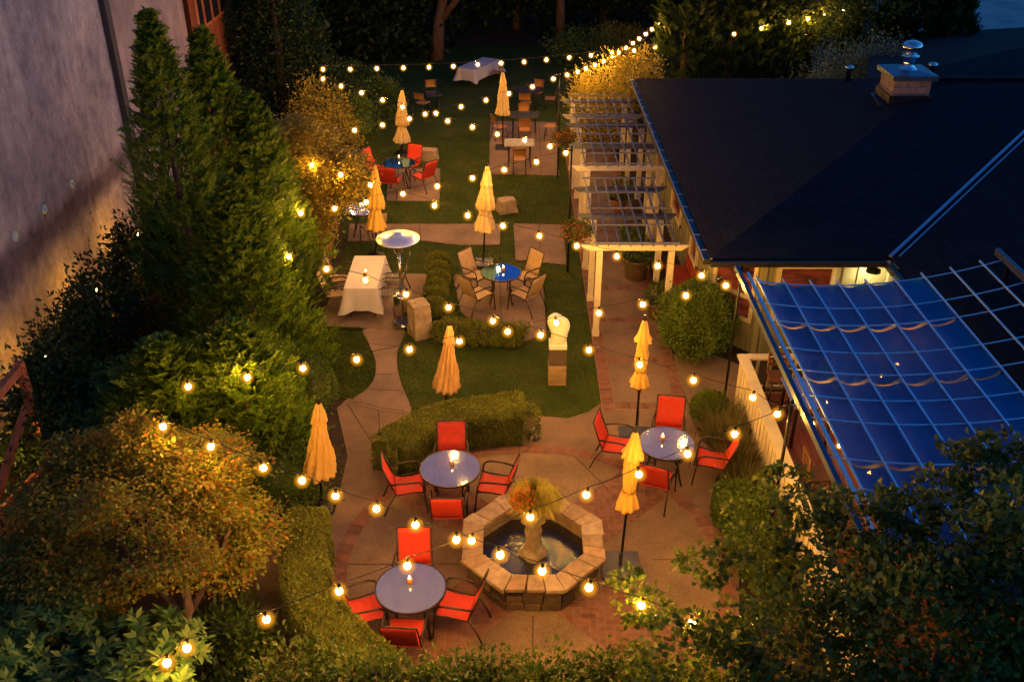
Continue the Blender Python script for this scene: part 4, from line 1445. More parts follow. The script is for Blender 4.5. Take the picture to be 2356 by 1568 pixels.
chair('red', T3, 78, 0.74, 'red armchair behind the right glass table, at the end of the brick walkway', RC)
chair('red', T3, 155, 0.88, 'red armchair left of the right glass table, beside the tied umbrella', RC, 8)
chair('red', T3, -3, 0.82, 'red armchair right of the right glass table beside the lavender shrub', RC, -10)
chair('red', T3, 249, 0.64, 'red armchair with its back to us at the right glass table', RC)
candle('lit candle jar on the right glass table near the deck', G(1524, 1012, 0.752))
T4 = G(1153, 626, 0.75)
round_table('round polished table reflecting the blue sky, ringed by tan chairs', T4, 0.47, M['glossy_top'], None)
TC = 'tan armchairs around the blue reflecting table'
chair('tan', T4, 140, 0.76, 'tan armchair behind left of the blue reflecting table, by the umbrella pole', TC)
chair('tan', T4, 40, 0.72, 'tan armchair behind right of the blue reflecting table', TC)
chair('tan', T4, 222, 0.74, 'tan armchair in front left of the blue reflecting table beside the clipped balls', TC)
chair('tan', T4, -40, 0.74, 'tan armchair in front right of the blue reflecting table', TC)
candle('lit candle jar on the blue reflecting table', G(1158, 622, 0.752))
T5 = G(917.5, 374, 0.75)
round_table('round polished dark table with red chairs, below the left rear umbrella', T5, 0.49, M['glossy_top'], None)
chair('red', T5, 68, 0.72, 'red armchair behind the rear dark round table, beside the long boulder', RC)
chair('red', T5, 150, 0.85, 'red armchair half hidden by the golden tree at the rear round table', RC)
chair('red', T5, 258, 0.74, 'red armchair with its back to us at the rear dark round table', RC)
chair('red', T5, -22, 0.80, 'red armchair right of the rear dark round table on its slab', RC, -20)
candle('lit candle jar on the rear dark round table', G(918, 367, 0.752))
T9 = G(835, 480, 0.75)
round_table('round pale glass table half hidden behind the golden tree', T9, 0.48, M['glass_top'], GR)
chair('tan', T9, -60, 0.7, 'tan armchair half hidden beside the golden tree near an umbrella', 'tan armchairs near the golden tree')

def cloth_table(name, label, c, w, l, rz, drop, chairs=None, h=0.75, z=0.0):
    t = thing(name, label, 'table', (c[0], c[1], z), rz)
    m = MB(); m.box((0, 0, h - 0.02), (w - 0.02, l - 0.02, 0.03)); m.build('tabletop', M['pale_top'], t)
    for sx in (-1, 1):
        for sy in (-1, 1):
            m = MB(); m.box((sx * (w / 2 - 0.08), sy * (l / 2 - 0.1), (h - 0.035) / 2), (0.04, 0.04, h - 0.035)); m.build('leg', M['frame'], t)
    per = []
    hw, hl = w / 2 + 0.008, l / 2 + 0.008
    def edge(a, b, n):
        for i in range(n):
            f = i / n
            per.append((a[0] + (b[0] - a[0]) * f, a[1] + (b[1] - a[1]) * f))
    nx, ny = int(w / 0.05), int(l / 0.05)
    edge((-hw, -hl), (hw, -hl), nx); edge((hw, -hl), (hw, hl), ny); edge((hw, hl), (-hw, hl), nx); edge((-hw, hl), (-hw, -hl), ny)
    n = len(per)
    rows = 8
    vs = []
    for r in range(rows + 1):
        f = r / rows
        for i, (x, y) in enumerate(per):
            ex, ey = abs(abs(x) - hw), abs(abs(y) - hl)
            cor = max(0, 1 - (ex + ey) / 0.22)
            fold = 0.022 * f * math.sin(i * 0.9 + math.sin(i * 0.37) * 2)
            ox = (math.copysign(1, x) if ex < 1e-6 else 0) + 0.6 * cor * math.copysign(1, x) * f
            oy = (math.copysign(1, y) if ey < 1e-6 else 0) + 0.6 * cor * math.copysign(1, y) * f
            spread = 0.004 + 0.05 * f + fold + 0.05 * cor * f
            dz = drop * (1 + 0.16 * cor + 0.03 * math.sin(i * 0.31))
            vs.append((x + ox * spread, y + oy * spread, h + 0.003 - (dz * f if r else 0)))
    fs = []
    for r in range(rows):
        for i in range(n):
            j = (i + 1) % n
            fs.append((r * n + i, (r + 1) * n + i, (r + 1) * n + j, r * n + j))
    m = MB(); m.add(vs, fs, True)
    m.add(vs[:n], [tuple(range(n))], False)
    cl = m.build('tablecloth', M['cloth'])
    cl.location = (c[0], c[1], z); cl.rotation_euler = (0, 0, rz)
    return t, cl
c6 = (-3.41, 20.05)
t, cl = cloth_table('dining_table', 'long dining table under a white cloth left of the patio heater', c6, 0.72, 1.72, 0, 0.52, z=0.03)
tag(cl, 'white tablecloth draped over the long table left of the heater', 'tablecloth')
cw = 'chairs along the white cloth table'
chair('tan', (c6[0], c6[1] + 0.40), 180, 0.62, 'tan armchair at the far left side of the long white cloth table', cw)
chair('tan', (c6[0], c6[1] - 0.38), 180, 0.62, 'tan armchair at the near left side of the long white cloth table', cw)
chair('slat', (c6[0], c6[1] + 0.38), 0, 0.60, 'grey slatted chair at the far right side of the long white cloth table', cw)
chair('slat', (c6[0], c6[1] - 0.38), 0, 0.60, 'grey slatted chair between white cloth table and heater', cw)
candle('lit candle jar on the long white tablecloth', G(842, 632, 0.785))
a = [G(x, y, 0.75) for x, y in ((1046.7, 151.5), (1082, 168.3), (1151, 134.6), (1119, 128.6))]
c7 = sum(a, Vector()) / 4
ang = math.atan2(a[2].y - a[1].y, a[2].x - a[1].x)
c7 = Vector((-1.35, 39.6, 0.75)); ang = R(60)
t, cl = cloth_table('dining_table', 'white cloth table standing alone under the farthest bulbs', c7, 0.8, 1.95, ang - PI / 2, 0.45)
tag(cl, 'white tablecloth with a hanging corner on the farthest table', 'tablecloth')
chair('bistro', c7, math.degrees(ang) - 78, 0.75, 'woven chair tucked under the farthest white cloth table', 'woven bistro chairs in the rear garden')

def rect_table(label, c, w, l, top, rz=0, h=0.74, z=0.03):
    t = thing('folding_table', label, 'table', (c[0], c[1], z), rz)
    m = MB(); m.box((0, 0, h - 0.015), (w, l, 0.03)); m.build('tabletop', top, t, 0.008)
    for s in (-1, 1):
        m = MB()
        m.tube([(s * (w / 2 - 0.12), -l / 2 + 0.06, 0), (s * (w / 2 - 0.12), 0, h * 0.55), (s * (w / 2 - 0.12), l / 2 - 0.06, h - 0.03)], 0.016, 7)
        m.build('leg', M['frame'], t)
        m = MB()
        m.tube([(s * (w / 2 - 0.15), l / 2 - 0.06, 0), (s * (w / 2 - 0.15), 0, h * 0.55), (s * (w / 2 - 0.15), -l / 2 + 0.06, h - 0.03)], 0.016, 7)
        m.build('leg', M['frame'], t)
    return t
BG = 'woven bistro chairs in the rear garden'
T8 = G(1206, 263, 0.77)
rect_table('dark rectangular table on the rear slab beside an umbrella', T8, 1.05, 0.75, M['dark_top'])
chair('bistro', T8, 90, 0.62, 'woven chair behind the dark rectangular table on the rear slab', BG)
chair('bistro', T8, 270, 0.72, 'woven chair with its back to us between dark and pale rear tables', BG)
chair('bistro', T8, -20, 0.98, 'woven chair right of the dark rectangular table on the rear slab', BG, 10)
chair('bistro', T8, 205, 0.92, 'woven chair left of the dark rectangular table, under an umbrella', BG)
T10 = G(1195, 327, 0.77)
rect_table('pale rectangular table at the middle of the rear slab', T10, 0.95, 0.72, M['pale_top'])
chair('bistro', T10, 270, 0.70, 'woven chair in front of the pale rectangular table on the rear slab', BG)
T11 = G(1215, 206, 0.74)
round_table('round dark table on the grass behind the rear slab', T11, 0.5, M['dark_top'], None, z=0.012)
chair('bistro', T11, 65, 0.75, 'woven chair behind the round dark table on the grass', BG, z=0.012)
chair('bistro', T11, 262, 0.75, 'woven chair in front of the round dark table on the grass', BG, z=0.012)
chair('bistro', T11, -8, 0.85, 'woven chair beside the farthest pole at the round dark table', BG, z=0.012)
T12 = G(1050, 218, 0.5)
T12 = G(1052 - 55, 216, 0.6)
rect_table('small dark table on the grass right of the left rear umbrella', T12, 0.6, 0.6, M['dark_top'], 0.3, 0.6, 0.012)
chair('bistro', T12, 100, 0.7, 'woven chair behind the small dark table on the rear grass', BG, z=0.012)
chair('bistro', T12, 240, 0.7, 'woven chair in front of the small dark table on the rear grass', BG, z=0.012)
pch = G(1500, 178, 0.3)
chair('bistro', (pch.x, pch.y), 0, 0.0, 'lone woven chair showing beyond the far roof corner', BG, 0, 0.0)

# deck furniture
t = thing('bar_table', 'lilac topped high table behind the deck railing', 'table', (5.25, 14.2, DZ))
m = MB(); m.box((0, 0, 0.88), (0.75, 1.0, 0.04)); m.build('tabletop', M['glossy_top'] if False else M['glass_top'], t, 0.01)
for sx in (-1, 1):
    for sy in (-1, 1):
        m = MB(); m.box((sx * 0.3, sy * 0.42, 0.43), (0.045, 0.045, 0.86)); m.build('leg', M['frame'], t)
m = MB(); m.box((0, 0, 0.845), (0.66, 0.9, 0.03)); m.build('apron', M['frame'], t)
def bar_chair(label, loc, rz):
    t = thing('bar_chair', label, 'chair', loc, rz, 'wooden bar chairs on the deck')
    m = MB(); m.box((0, 0, 0.72), (0.40, 0.40, 0.04)); m.build('seat', M['barwood'], t, 0.01)
    m = MB()
    for z in (0.88, 0.98, 1.08): m.box((0, -0.2, z), (0.36, 0.025, 0.06))
    m.build('backrest', M['barwood'], t)
    for sx in (-1, 1):
        m = MB(); m.tube([(sx * 0.2, 0.2, 0), (sx * 0.17, 0.17, 0.70)], 0.02, 6); m.build('leg', M['barwood'], t)
        m = MB(); m.tube([(sx * 0.2, -0.24, 0), (sx * 0.18, -0.18, 0.70), (sx * 0.18, -0.22, 1.14)], 0.02, 6); m.build('leg', M['barwood'], t)
    m = MB()
    for s in (-1, 1):
        m.tube([(-0.19, s * 0.2, 0.3), (0.19, s * 0.2, 0.3)], 0.014, 6); m.tube([(s * 0.19, -0.2, 0.38), (s * 0.19, 0.2, 0.38)], 0.014, 6)
    m.build('stretcher', M['barwood'], t)
    return t
bar_chair('dark wooden bar chair by the deck railing, near the deck pole', (4.85, 12.1, DZ), R(-90))
bar_chair('dark wooden bar chair behind the lilac topped table on the deck', (4.95, 15.0, DZ), R(180))

# ------------------------------------------------------------------ closed umbrellas
def canopy(m, prof, npl=8, depth=0.22, twist=0.0, n=72):
    ph = random.uniform(0, 6)
    fine = []
    for (r0, z0), (r1, z1) in zip(prof[:-1], prof[1:]):
        k = max(1, int(abs(z1 - z0) / 0.05))
        fine += [(r0 + (r1 - r0) * i / k, z0 + (z1 - z0) * i / k) for i in range(k)]
    prof = fine + [prof[-1]]
    def fn(r, z, t, i):
        cr = 1 + 0.07 * math.sin(2 * t + z * 6 + ph) + 0.05 * math.sin(5 * t - z * 11 + 2 * ph) + 0.03 * math.sin(z * 40 + 3 * t + ph)
        return r * cr * (1 - depth + depth * abs(math.cos(npl / 2 * (t + twist * z + 0.08 * math.sin(t * 2 + ph)))) * 2 * 0.9 - depth * 0.4)
    m.lathe(prof, n, fn=fn)
def umbrella(label, base, top, kind, mat, z0=0.03, plate=0.0, tiers=None, r=0.26):
    base = Vector((base[0], base[1], z0))
    h = top.z - z0
    t = thing('umbrella', label, 'umbrella', base, 0, 'closed patio umbrellas')
    ax = Vector((top.x - base.x, top.y - base.y, h))
    ax_len = ax.length
    rot = Vector((0, 0, 1)).rotation_difference(ax.normalized()).to_matrix().to_4x4()
    def place(o):
        o.matrix_local = rot
        return o
    m = MB(); m.tube([(0, 0, 0), (0, 0, ax_len - 0.06)], 0.021, 10); place(m.build('pole', M['pole'], t))
    m = MB(); m.lathe([(0.03, ax_len - 0.07), (0.032, ax_len - 0.03), (0.022, ax_len - 0.01), (0.026, ax_len + 0.02), (0.001, ax_len + 0.03)], 12); place(m.build('finial', M['pole'], t))
    hb = tiers[0] * ax_len
    L0 = ax_len - 0.06 - hb
    def zf(f): return ax_len - 0.06 - L0 * f
    if kind == 'tier':
        p1 = [(0.03, 0), (0.05, .03), (0.10, .14), (0.155, .275), (0.17, .295), (0.15, .297)]
        p2 = [(0.11, .25), (0.15, .36), (0.20, .48), (0.225, .62), (0.235, .665), (0.13, .675)]
        p3 = [(0.115, .64), (0.13, .70), (0.20, .84), (0.285, .985), (0.28, 1.0), (0.25, 0.998)]
        tl = (p1, p2, p3)
    elif kind == 'cone':
        p1 = [(0.035, 0), (0.055, .03), (0.10, .15), (0.13, .24), (0.135, .26), (0.11, .262)]
        p2 = [(0.085, .2), (0.115, .3), (0.16, .5), (0.215, .75), (0.275, .965), (0.28, .995), (0.25, 1.0)]
        tl = (p1, p2)
    else:
        p1 = [(0.03, 0), (0.06, .04), (0.13, .2), (0.20, .29), (0.21, .31), (0.17, .312)]
        p2 = [(0.10, .24), (0.125, .4), (0.14, .55), (0.115, .72), (0.105, .78)]
        p3 = [(0.105, .77), (0.14, .84), (0.20, .95), (0.205, .975), (0.17, 1.0), (0.12, 1.0)]
        tl = (p1, p2, p3)
    sc = r / 0.26 * 0.90
    tw = random.uniform(-0.3, 0.3)
    for i, p in enumerate(tl):
        m = MB()
        canopy(m, [(a * sc, zf(b)) for a, b in p], 8 + 2 * (i % 2), 0.20 if i else 0.14, tw if kind != 'wrap' else 1.6 * (i == 1) + 0.3)
        place(m.build('canopy', mat, t))
    if kind != 'cone':
        m = MB(); z = zf(.672 if kind == 'tier' else .775)
        m.lathe([(0.135 * sc, z - 0.012), (0.14 * sc, z), (0.135 * sc, z + 0.012)], 20, cap=False); place(m.build('strap', mat, t))
    if kind == 'wrap':
        m = MB(); m.tube([(0.02, 0, hb - 0.02), (0.09, 0, hb - 0.05), (0.10, 0, hb - 0.02)], 0.010, 6); m.tube([(0, 0, hb - 0.12), (0, 0, hb - 0.02)], 0.034, 8); place(m.build('crank', M['frame'], t))
    m = MB()
    if plate:
        m.box((0, 0, 0.022), (plate, plate, 0.04)); m.tube([(0, 0, 0.04), (0, 0, 0.3)], 0.032, 10)
        m.build('base_plate', M['dark_top'], t, 0.006)
    else:
        m.lathe([(0.22, 0), (0.22, 0.035), (0.19, 0.06), (0.05, 0.08), (0.035, 0.25)], 24); m.build('base', M['pole'], t)
    return t
def umb(label, b, top, kind, mat, hemy, **kw):
    B = G(b[0], b[1], 0.03)
    T = ZY(top[0], top[1], B.y)
    Hm = ZY(top[0], hemy, B.y)
    f = (Hm.z - 0.03) / (T.z - 0.03)
    return umbrella(label, B, T, kind, mat, tiers=(f,), **kw)
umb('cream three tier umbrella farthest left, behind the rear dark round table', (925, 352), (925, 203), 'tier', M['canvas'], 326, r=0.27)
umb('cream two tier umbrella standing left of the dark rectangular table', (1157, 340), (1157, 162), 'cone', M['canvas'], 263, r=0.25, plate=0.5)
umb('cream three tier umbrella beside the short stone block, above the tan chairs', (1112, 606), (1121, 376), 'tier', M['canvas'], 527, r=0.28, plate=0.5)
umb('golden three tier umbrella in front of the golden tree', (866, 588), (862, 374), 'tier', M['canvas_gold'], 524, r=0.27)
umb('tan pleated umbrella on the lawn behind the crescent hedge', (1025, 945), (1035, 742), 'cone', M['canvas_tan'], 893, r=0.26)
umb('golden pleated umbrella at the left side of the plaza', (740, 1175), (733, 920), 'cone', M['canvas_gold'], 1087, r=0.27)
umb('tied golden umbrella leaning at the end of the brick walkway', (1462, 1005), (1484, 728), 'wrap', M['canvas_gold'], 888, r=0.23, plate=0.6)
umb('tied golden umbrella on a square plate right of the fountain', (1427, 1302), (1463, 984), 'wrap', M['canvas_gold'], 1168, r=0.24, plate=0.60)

# ------------------------------------------------------------------ patio heater
hb = G(928, 748)
t = thing('patio_heater', 'stainless mushroom patio heater between cloth table and stone block', 'heater', (hb.x, hb.y, 0.03))
m = MB(); m.lathe([(0.26, 0), (0.26, 0.06), (0.235, 0.09), (0.235, 0.10)], 32); m.build('base', M['steel'], t)
m = MB(); m.lathe([(0.215, 0.10), (0.215, 0.74), (0.20, 0.79), (0.06, 0.82)], 32); m.build('tank_housing', M['steel'], t)
m = MB(); m.tube([(0, 0, 0.80), (0, 0, 1.75)], 0.036, 14); m.build('pole', M['steel'], t)
m = MB(); m.lathe([(0.05, 1.74), (0.085, 1.78), (0.10, 1.84), (0.10, 2.08), (0.09, 2.10)], 20); m.build('burner', M['steel'], t)
m = MB(); m.lathe([(0.47, 2.09), (0.472, 2.105), (0.30, 2.15), (0.14, 2.19), (0.13, 2.205), (0.12, 2.22), (0.06, 2.245), (0.001, 2.25)], 40, cap=False)
m.lathe([(0.468, 2.088), (0.30, 2.135), (0.09, 2.17)], 40, cap=False)
m.build('reflector', M['steel_dome'], t)

# ------------------------------------------------------------------ fountain
def octa(ap, z, c=(0, 0)):
    r = ap / math.cos(PI / 8)
    return [(c[0] + r * math.cos(PI / 8 + k * PI / 4), c[1] + r * math.sin(PI / 8 + k * PI / 4), z) for k in range(8)]
t = thing('fountain', 'octagonal stone fountain basin with dark water and a carved column', 'fountain', (FC[0], FC[1], 0.03))
m = MB()
rw = random.Random(3)
for k in range(8):
    for r in range(3):
        h0, h1 = r * 0.14, (r + 1) * 0.14
        a, b = Vector(octa(0.985, 0)[k]), Vector(octa(0.985, 0)[(k + 1) % 8])
        d = (b - a); ln = d.length; d.normalize(); nrm = Vector((d.y, -d.x, 0))
        cuts = [0] + sorted(rw.uniform(0.2, 0.8) * 1 for _ in range(2)) + [1]
        cuts = [0, 0.30 + rw.uniform(-.06, .06), 0.66 + rw.uniform(-.06, .06), 1]
        for i in range(3):
            p0, p1 = a + d * (cuts[i] * ln + 0.008), a + d * (cuts[i + 1] * ln - 0.008)
            pr = rw.uniform(0.0, 0.03)
            c = (p0 + p1) / 2 - nrm * (0.06 - pr)
            m.bar(p0 - nrm * (0.06 - pr) + Vector((0, 0, (h0 + h1) / 2)), p1 - nrm * (0.06 - pr) + Vector((0, 0, (h0 + h1) / 2)), 0.12, h1 - h0 - 0.012)
m.build('basin_wall', M['stone_dark'], t, 0.01)
m = MB()
o1, o2 = octa(0.94, 0), octa(0.80, 0)
vs = []
for p in o1: vs += [(p[0], p[1], 0.0), (p[0], p[1], 0.425)]
for p in o2: vs += [(p[0], p[1], 0.0), (p[0], p[1], 0.425)]
fs = []
for k in range(8):
    j = (k + 1) % 8
    fs += [(2 * k, 2 * j, 2 * j + 1, 2 * k + 1), (16 + 2 * k, 16 + 2 * k + 1, 16 + 2 * j + 1, 16 + 2 * j), (2 * k + 1, 2 * j + 1, 16 + 2 * j + 1, 16 + 2 * k + 1)]
m.add(vs, fs); m.build('basin_lining', M['basin'], t)
m = MB()
for k in range(8):
    oa, ob = Vector(octa(1.08, 0)[k]), Vector(octa(1.08, 0)[(k + 1) % 8])
    ia, ib = Vector(octa(0.76, 0)[k]), Vector(octa(0.76, 0)[(k + 1) % 8])
    n_ = 3
    cuts = [0, 0.30 + rw.uniform(-.08, .08), 0.68 + rw.uniform(-.08, .08), 1]
    for i in range(n_):
        q = [oa.lerp(ob, cuts[i] + 0.008), oa.lerp(ob, cuts[i + 1] - 0.008), ia.lerp(ib, cuts[i + 1] - 0.008), ia.lerp(ib, cuts[i] + 0.008)]
        jit = rw.uniform(-0.02, 0.03)
        cen = sum(q, Vector()) / 4
        q[0] += (q[0] - cen).normalized() * jit; q[1] += (q[1] - cen).normalized() * jit
        zz = rw.uniform(-0.006, 0.006)
        vs = [(p.x, p.y, 0.428) for p in q] + [(p.x, p.y, 0.495 + zz) for p in q]
        m.add(vs, [(0, 3, 2, 1), (4, 5, 6, 7), (0, 1, 5, 4), (1, 2, 6, 5), (2, 3, 7, 6), (3, 0, 4, 7)])
m.build('coping', M['stone'], t, 0.012)
m = MB(); m.add(octa(0.80, 0.20), [tuple(range(8))]); m.build('water', M['water'], t)
m = MB()
def colfn(r, z, a, i): return r * (1 + 0.10 * math.cos(4 * a) + 0.05 * math.cos(7 * a + z * 9))
m.lathe([(0.21, 0.05), (0.20, 0.26), (0.14, 0.30), (0.11, 0.36), (0.105, 0.55), (0.125, 0.66), (0.10, 0.78), (0.17, 0.86), (0.15, 0.90), (0.16, 0.93), (0.24, 1.06), (0.26, 1.12), (0.23, 1.13), (0.001, 1.10)], 40, fn=colfn)
m.build('column', M['column'], t)
tg = thing('potted_grass', 'straw coloured ornamental grass with orange flowers planted atop the fountain column', 'plant', (FC[0], FC[1], 1.13))
leaf_object('grass_blades', np.concatenate([arching_grass((0, 0, 0), 1300, 0.58, 0.36, 0.016), arching_grass((0.06, 0, -0.02), 500, 0.50, 0.75, 0.016)]), L['straw'], tg)
Pf = np.array([-0.17, -0.20, 0.34]) + RNG.normal(size=(260, 3)) * np.array([0.10, 0.08, 0.10])
FL_ = leaf_object('flowers', leaf_arrays(Pf, RNG.normal(size=(260, 3)) + np.array([0, 0, .5]), RNG.uniform(0.03, 0.06, 260), 0.035), L['orange'], tg)

# ------------------------------------------------------------------ stones and sculpture
def rock(name, label, c, size, rz, mat, z=0.012, seed=1, cat='stone', taper=0.85):
    rr = random.Random(seed)
    bm = bmesh.new()
    bmesh.ops.create_cube(bm, size=1.0)
    bmesh.ops.subdivide_edges(bm, edges=bm.edges[:], cuts=4, use_grid_fill=True)
    from mathutils import noise
    for v in bm.verts:
        p = v.co.copy()
        f = 1 - (1 - taper) * (p.z + 0.5)
        w = noise.noise(p * 2.3 + Vector((seed * 3.7, 0, 0))) * 0.09 + noise.noise(p * 6 + Vector((0, seed, 0))) * 0.03
        v.co = Vector((p.x * f * size[0], p.y * f * size[1], (p.z + 0.5) * size[2])) + p.normalized() * w * min(size) * 1.1
        if p.z < -0.49: v.co.z = -0.01
    me = bpy.data.meshes.new(name); bm.to_mesh(me); bm.free()
    me.materials.append(mat)
    o = bpy.data.objects.new(name, me); C.objects.link(o)
    o.location = (c[0], c[1], z); o.rotation_euler = (0, 0, rz)
    b = o.modifiers.new('bevel', 'BEVEL'); b.width = 0.015; b.segments = 2
    return tag(o, label, cat)
p = G(967, 772)
rock('stone_block', 'upright sandstone block beside the patio heater', p, (0.42, 0.45, 0.82), 0.5, M['boulder'], seed=2, taper=0.9)
p = G(980, 368)
rock('garden_boulder', 'long low boulder behind the rear dark round table', p, (0.85, 0.38, 0.36), -0.12, M['boulder'], seed=5)
p = G(1166, 487)
rock('garden_boulder', 'short stone block right of the middle umbrella on the lawn', p, (0.55, 0.42, 0.38), 0.35, M['boulder'], seed=9)
p = G(1227, 1008)
rock('cobble', 'small round pale stone at the right end of the crescent hedge', p, (0.16, 0.16, 0.2), 0.35, M['white_stone'], seed=11, z=0.016, taper=0.6)
p = G(1281, 878)
t = thing('sculpture', 'pale carved torso sculpture on a two block stone pedestal', 'sculpture', (p.x, p.y, 0.012))
m = MB(); m.box((0, 0, 0.23), (0.36, 0.34, 0.46)); m.build('pedestal_block', M['ped_light'], t, 0.012)
m = MB(); m.box((0, 0, 0.65), (0.345, 0.33, 0.376)); m.build('pedestal_block', M['ped_dark'], t, 0.012)
m = MB(); m.box((0, 0, 0.885), (0.355, 0.335, 0.09)); m.build('plinth', M['white_stone'], t, 0.01)
bm = bmesh.new()
bmesh.ops.create_cube(bm, size=1.0)
bmesh.ops.subdivide_edges(bm, edges=bm.edges[:], cuts=5, use_grid_fill=True)
for v in bm.verts:
    q = v.co
    f = q.z + 0.5
    w = 0.30 + 0.10 * math.sin(f * PI * 1.0 - 0.2) - 0.09 * math.exp(-((f - 0.38) / 0.16) ** 2) + 0.05 * f
    ex = 1 - 0.28 * (abs(q.y) * 2) ** 2
    top = 0.05 * math.cos(q.x * 5 + 0.6) if f > 0.95 else 0
    v.co = Vector((q.x * w * ex * 1.05 + 0.03 * math.sin(f * 4), q.y * (0.22 + 0.04 * math.sin(f * 5)) * (1 - 0.2 * (abs(q.x) * 2) ** 2), 0.93 + f * 0.58 + top))
for f in bm.faces: f.smooth = True
me = bpy.data.meshes.new('torso'); bm.to_mesh(me); bm.free(); me.materials.append(M['white_stone'])
o = bpy.data.objects.new('torso', me); C.objects.link(o); o.parent = t
o.modifiers.new('sub', 'SUBSURF').levels = 1; o.modifiers['sub'].render_levels = 2

# ------------------------------------------------------------------ clipped hedges and balls
path = [(-2.02, 13.42), (-1.85, 13.8), (-1.5, 14.15), (-1.0, 14.42), (-0.4, 14.58), (0.18, 14.60)]
path = smooth_poly(path, 4)[:21]
t = thing('crescent_hedge', 'clipped crescent shaped hedge behind the glass table and red chairs', 'hedge')
leaf_object('foliage', hedge_leaves(path, 0.36, 0.72, 26000, 0.038, 0.026), L['box'], t, hedge_core(path, 0.36, 0.72))
hp = [(FC[0] + 3.44 * math.cos(a), FC[1] + 3.44 * math.sin(a)) for a in np.linspace(R(176), R(240), 24)]
t = thing('curved_hedge', 'tall curved clipped hedge along the left rim of the round patio', 'hedge')
leaf_object('foliage', hedge_leaves(hp, 0.31, 0.98, 30000, 0.042, 0.028), L['box'], t, hedge_core(hp, 0.31, 0.98))
BGp = 'clipped box balls in a row beside the table pad'
blab = ['farthest', 'second farthest', 'third', 'fourth', 'fifth', 'nearest']
for i, (zx, zy) in enumerate(((1180, 385), (1180, 448), (1176, 508), (1162, 568), (1160, 622), (1145, 700))):
    p = G((650 + zx / 2.8) / 1.0611, (500 + zy / 2.8) / 1.0611 + 8, 0.2)
    r = 0.275 + 0.02 * (i > 3)
    t = thing('box_ball', blab[i] + ' clipped box ball in the row left of the tan chairs', 'shrub', (p.x, p.y, 0), 0, BGp)
    leaf_object('foliage', ball_leaves((0, 0, 0.26), (r, r * 0.76, 0.27), 2600, 0.035, 0.024), L['box'], t, ball_core((0, 0, 0.26), (r, r * .76, .27), .93))
for i, (x, y, r, lab) in enumerate(((1035, 765, 0.40, 'low clipped mound directly right of the upright sandstone block'), (1085, 768, 0.36, 'middle low clipped mound behind the tan umbrella'), (1135, 772, 0.36, 'low clipped mound right of the tan umbrella top'), (1172, 776, 0.28, 'smallest low clipped mound beside the bowl planter'))):
    p = G(x, y + 8, 0.1)
    t = thing('box_mound', lab, 'shrub', (p.x, p.y, 0), 0, 'low clipped mounds below the table pad')
    leaf_object('foliage', ball_leaves((0, 0, 0.2), (r, r * .8, 0.27), 3200, 0.04, 0.027, 0.1), L['box'], t, ball_core((0, 0, .2), (r, r * .8, .27), .92))

def shrub_ball(label, base, r, h, n, mat, ll=0.05, lw=0.03, name='shrub', rough=0.08, kind='ball'):
    t = thing(name, label, 'shrub', (base[0], base[1], 0))
    leaf_object('foliage', ball_leaves((0, 0, h * 0.5), (r, r, h * 0.52), n, ll, lw, rough), mat, t, ball_core((0, 0, h * .5), (r, r, h * .52), .88))
    return t
p = G(1600, 835)
t = thing('round_cypress', 'big round cypress bush at the house corner beside the pergola', 'shrub', (p.x + 0.02, p.y + 0.40, 0))
V = np.concatenate([ball_leaves((0, 0, 0.76), (0.70, 0.66, 0.76), 14000, 0.07, 0.032, 0.10), blob_leaves([((0, 0, 0.76), (0.75, 0.70, 0.80))], 11000, 0.07, 0.032, 0.11, 70, 0.3, inner=0.9)])
leaf_object('foliage', V, L['cypress'], t, ball_core((0, 0, 0.76), (0.70, 0.66, 0.76), 0.84))
p = G(1628, 972)
shrub_ball('small round boxwood at the foot of the awning corner pole', p, 0.34, 0.62, 4200, L['cypress'], 0.04, 0.025)
p = G(705, 945)
shrub_ball('round clipped bush on the left lawn under a bulb', p, 0.62, 1.1, 8000, L['shrub'], 0.05, 0.022, rough=0.05)
t = thing('lavender', 'brownish lavender shrub outside the deck railing', 'shrub', (3.95, 13.6, 0))
V = []
for (x, y) in ((0, 0), (-0.15, 0.5), (0.1, 0.9), (0.0, -0.6), (-0.1, 1.3), (0.05, -1.1)):
    n = 700
    a = RNG.uniform(0, 2 * PI, n); rr = RNG.uniform(0, 1, n) ** 0.5
    P = np.stack([x + 0.12 * np.cos(a) * rr, y + 0.12 * np.sin(a) * rr, np.full(n, 0.02)], 1)
    D = np.stack([np.cos(a) * rr * 0.75, np.sin(a) * rr * 0.75, np.ones(n)], 1) + RNG.normal(size=(n, 3)) * 0.12
    V.append(leaf_arrays(P, D, RNG.uniform(0.4, 0.75, n), 0.025))
leaf_object('foliage', np.concatenate(V), L['lavender'], t)
hp2 = [(3.75, 12.1), (3.78, 11.5), (3.7, 10.9), (3.55, 10.3), (3.4, 9.8)]
hp2 = [tuple(G(x, y)[:2]) for x, y in ((1668, 1170), (1700, 1225), (1735, 1290), (1770, 1360))]
t = thing('low_hedge', 'loose low hedge at the right rim of the patio below the deck', 'hedge')
leaf_object('foliage', np.concatenate([hedge_leaves(hp2, 0.28, 0.62, 7000, 0.055, 0.035), blob_leaves([((sum(q[0] for q in hp2) / 4, sum(q[1] for q in hp2) / 4, 0.45), (0.4, 0.75, 0.35))], 2500, 0.06, 0.035, 0.3)]), L['cypress'], t, hedge_core(hp2, 0.28, 0.6))

